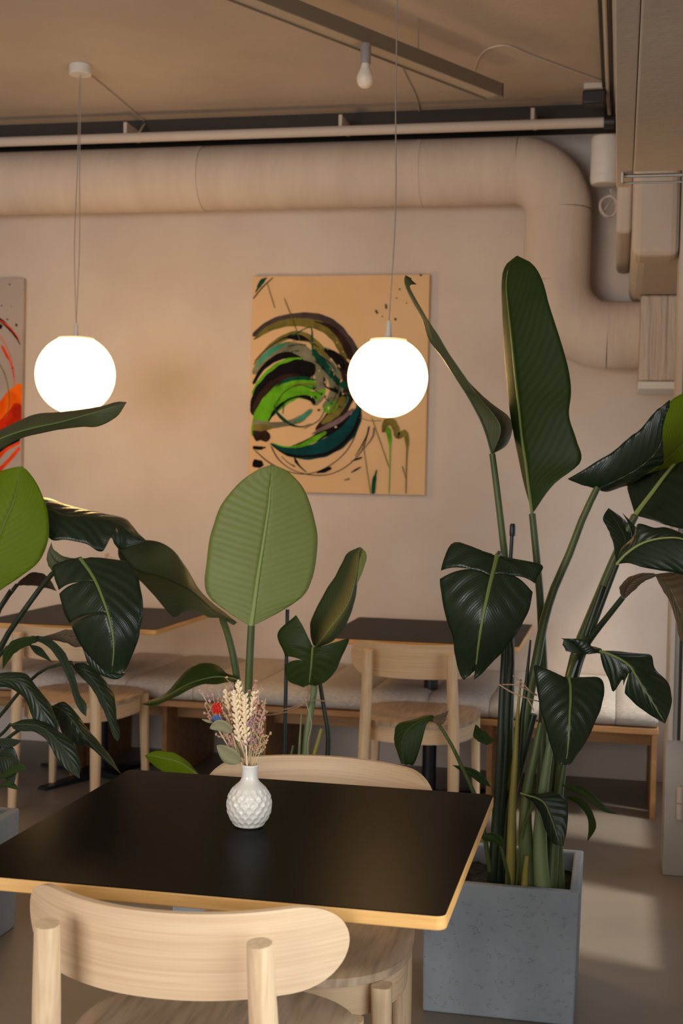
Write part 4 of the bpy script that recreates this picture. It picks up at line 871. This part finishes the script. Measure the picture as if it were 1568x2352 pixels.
def bouquet(base, where, small=False):
    dY = base.y-VB.y; dX = base - VB
    sc = P(571, 1700, VB.y)
    rnd = random.Random(3)
    def Q(cx, cy, dy=0):   # a spot in the bouquet, measured on the near vase
        return P(440+cx/5.114, 1500+cy/5.114, VB.y+dy)-VB
    neck = Vector((0, 0, .110))
    def bend(a, b, k=8, j=.004):
        mid = a.lerp(b, .55)+Vector((rnd.uniform(-j, j), rnd.uniform(-j, j), 0))
        return [Vector(q) for q in spline([tuple(a), tuple(mid), tuple(b)], k)]
    def root(): return Vector((rnd.uniform(-.006, .006), rnd.uniform(-.006, .006), .096))
    ears = [((600,720), (540,330), -.004), ((445,640), (405,430), .004), ((560,1000), (495,440), -.012), ((640,1060), (622,480), -.010), ((690,740), (748,440), .0), ((600,1080), (560,620), .012)]
    lbs = ['tallest cream wheat ear', 'short leftmost cream wheat ear', 'long cream wheat ear left of centre', 'long cream wheat ear right of centre', 'cream wheat ear leaning right', 'cream wheat ear at the back of the bunch']
    for (b0, t0, dy), lb in zip(ears, lbs):
        t = thing('wheat_ear', lb+' '+where, 'dried flower', base, 0, 'wheat ears '+where)
        b = Q(*b0, dy); e = Q(*t0, dy); MB().tube(bend(root(), b)[:-1]+[b, e], .0011, 6).build('stalk', FM['wheat'], t)
        mb = MB(); L = (e-b).length; ax = (e-b).normalized(); n = max(14, int(L/.0026))
        s1 = ax.cross(Vector((0,1,0))).normalized(); s2 = ax.cross(s1)
        for i in range(n):
            u = i/n; a = i*math.pi*.5+rnd.uniform(-.3, .3); o_ = s1*math.cos(a)+s2*math.sin(a)
            dirn = (ax*.8+o_*.6).normalized(); p = b+ax*(L*u)+o_*.0044*(1-.4*u)
            mb.blob(p, .0036, .0030, .0082*(1-.25*u), 6, 4, dirn.to_track_quat('Z', 'Y').to_matrix())
            if i % 3 == 0: mb.tube([p+dirn*.004, p+dirn*.010], [.0005, .0002], 4)
        mb.build('grains', FM['wheat'], t)
    spr = [((120,470), 'pink', .002), ((150,610), 'pink', .006), ((190,700), 'pink', -.004), ((250,540), 'pink', .012), ((320,470), 'tan', .01), ((330,600), 'tan', -.008), ((400,720), 'tan', -.012),
           ((470,360), 'tan', .008), ((410,380), 'lilac', .012), ((715,400), 'pink', .006), ((792,450), 'pink', 0), ((868,535), 'tan', .004), ((855,650), 'pink', -.006), ((825,720), 'pink', -.01), ((740,760), 'lilac', -.012), ((690,560), 'tan', .014), ((720,1010), 'lilac', -.014), ((880,1010), 'tan', -.004), ((820,980), 'tan', -.008), ((440,960), 'pink', -.006)]
    names = ['pink sprig reaching farthest left', 'pink sprig just left of the red bloom', 'pink sprig level with the red bloom, low left', 'pink sprig above the red bloom', 'tan sprig high on the left beside the wheat',
             'tan sprig right beside the red bloom', 'tan sprig below and right of the red bloom', 'orange-tan sprig at the very top', 'lilac sprig peeking out at the top left', 'pink sprig topmost on the right',
             'pink sprig second from the top on the right', 'tan sprig reaching far right in the upper half', 'pink sprig far right at mid height', 'pink sprig mid right, close under another', 'lilac sprig among the right stalks',
             'tan sprig hidden between right wheat ears', 'lilac sprig low on the right near the neck', 'tan curling sprig lowest on the far right', 'tan sprig low on the right beside lilac', 'pink sprig low left behind the eucalyptus']
    for i, ((cx, cy), col, dy) in enumerate(spr):
        t = thing('dried_sprig', names[i]+' '+where, 'dried flower', base, 0, 'dried sprigs '+where)
        e = Q(cx, cy, dy); path = bend(root(), e); mb = MB().tube(path, .0007, 5); bl_ = MB()
        for k in range(15):
            u = rnd.uniform(.5, 1.0); j = min(len(path)-2, int(u*(len(path)-1))); p = path[j].lerp(path[j+1], u*(len(path)-1)-j)
            q = p+Vector((rnd.uniform(-.011, .011), rnd.uniform(-.008, .008), rnd.uniform(.0, .012)))
            mb.tube([p, q], [.0005, .0003], 4)
            for z in range(2): bl_.blob(q+Vector((rnd.uniform(-.002, .002), rnd.uniform(-.002, .002), rnd.uniform(-.001, .003))), rnd.uniform(.0014, .0027), rnd.uniform(.0014, .0027), rnd.uniform(.0016, .0034), 5, 3)
        mb.build('stalk', FM['straw'], t); bl_.build('blossoms', FM[col], t)
    for nm, lb, c, rr, mt in (('dried_bloom', 'round red dried bloom', (300,650), .0105, 'red'), ('dried_bloom', 'flat blue dried bloom', (295,775), .009, 'blue')):
        t = thing(nm, lb+' '+where, 'dried flower', base); e = Q(c[0], c[1], -.006); MB().tube(bend(root(), e), .0008, 5).build('stalk', FM['straw'], t)
        mb = MB()
        for k in range(46):
            z = 1-2*(k+.5)/46; a = k*2.39996; r = math.sqrt(1-z*z); dv_ = Vector((r*math.cos(a), r*math.sin(a), z))
            sq = Vector((1, 1, 1.15)) if mt == 'red' else Vector((1.1, .6, .75))
            mb.blob(e+Vector((dv_.x*sq.x, dv_.y*sq.y, dv_.z*sq.z))*rr*.75, .0016, .0016, .0040, 5, 3, dv_.to_track_quat('Z', 'Y').to_matrix())
        mb.blob(e, rr*.7*(1.1 if mt == 'blue' else 1), rr*.5, rr*.7, 10, 6); mb.build('petals', FM[mt], t)
    for j, (a, mid, b, wd, lb) in enumerate((((475,935), (350,850), (210,885), .0125, 'upper grey-green eucalyptus leaf'), ((575,1285), (430,1190), (292,1085), .018, 'lower broad grey-green eucalyptus leaf'), ((262,825), (190,800), (115,778), .003, 'narrow grey-green leaf pointing left'))):
        t = thing('eucalyptus_leaf', lb+' '+where, 'dried flower', base); A, Bm, Bt = Q(*a, -.012), Q(*mid, -.018), Q(*b, -.016)
        MB().tube(bend(root(), A), .0008, 5).build('stalk', FM['straw'], t)
        sp = spline([tuple(A), tuple(Bm), tuple(Bt)], 15); v = []; f = []
        for i, p in enumerate(sp):
            p = Vector(p); u = i/14; tn = (Vector(sp[min(14, i+1)])-Vector(sp[max(0, i-1)])).normalized(); sd = tn.cross(Vector((.1, 1, .25))).normalized()
            h = wd*math.sin(math.pi*(u**.8))**.75
            for q, k in ((-1, 1), (-.5, .5), (0, 0), (.5, .5), (1, 1)): v.append(p+sd*h*q+Vector((0, -.25*h*k*k, 0)))
        for i in range(14):
            for q in range(4): f.append((i*5+q, (i+1)*5+q, (i+1)*5+q+1, i*5+q+1))
        o = MB().add(v, f).build('blade', FM['euc'], t); sm = o.modifiers.new('thickness', 'SOLIDIFY'); sm.thickness = .0006
vase('dimpled white ceramic vase on the foreground table', VB)
bouquet(VB, 'in the foreground vase')
VB2 = PZ(238, 1421, .7402)
vase('dimpled white vase on the far left bench table', VB2)
db = thing('dried_flower_bunch', 'pink dried flower tips peeking above the big dark leaf at left', 'dried flower', VB2)
rnd = random.Random(5); stk, blo = MB(), MB()
for tx, ty, dy in ((220,1282,.01), (228,1281,-.01), (234,1278,.02), (240,1274,0), (247,1271,.01), (244,1277,-.02), (254,1280,.0), (264,1282,.01), (212,1290,0), (272,1292,0)):
    e = P(tx, ty, VB2.y+dy)-VB2; a = Vector((rnd.uniform(-.006, .006), rnd.uniform(-.006, .006), .096))
    m_ = a.lerp(e, .5)+Vector((0, 0, .02)); stk.tube([Vector(q) for q in spline([tuple(a), tuple(m_), tuple(e)], 8)], .0009, 5)
    for k in range(9):
        u = rnd.uniform(.72, 1.0); p = m_.lerp(e, (u-.5)*2); q = p+Vector((rnd.uniform(-.009, .009), rnd.uniform(-.008, .008), rnd.uniform(-.002, .005)))
        stk.tube([p, q], [.0006, .0004], 4); blo.blob(q, .0026, .0026, .0036, 5, 3)
stk.build('stalks', FM['straw'], db); blo.build('blossoms', FM['pink'], db)
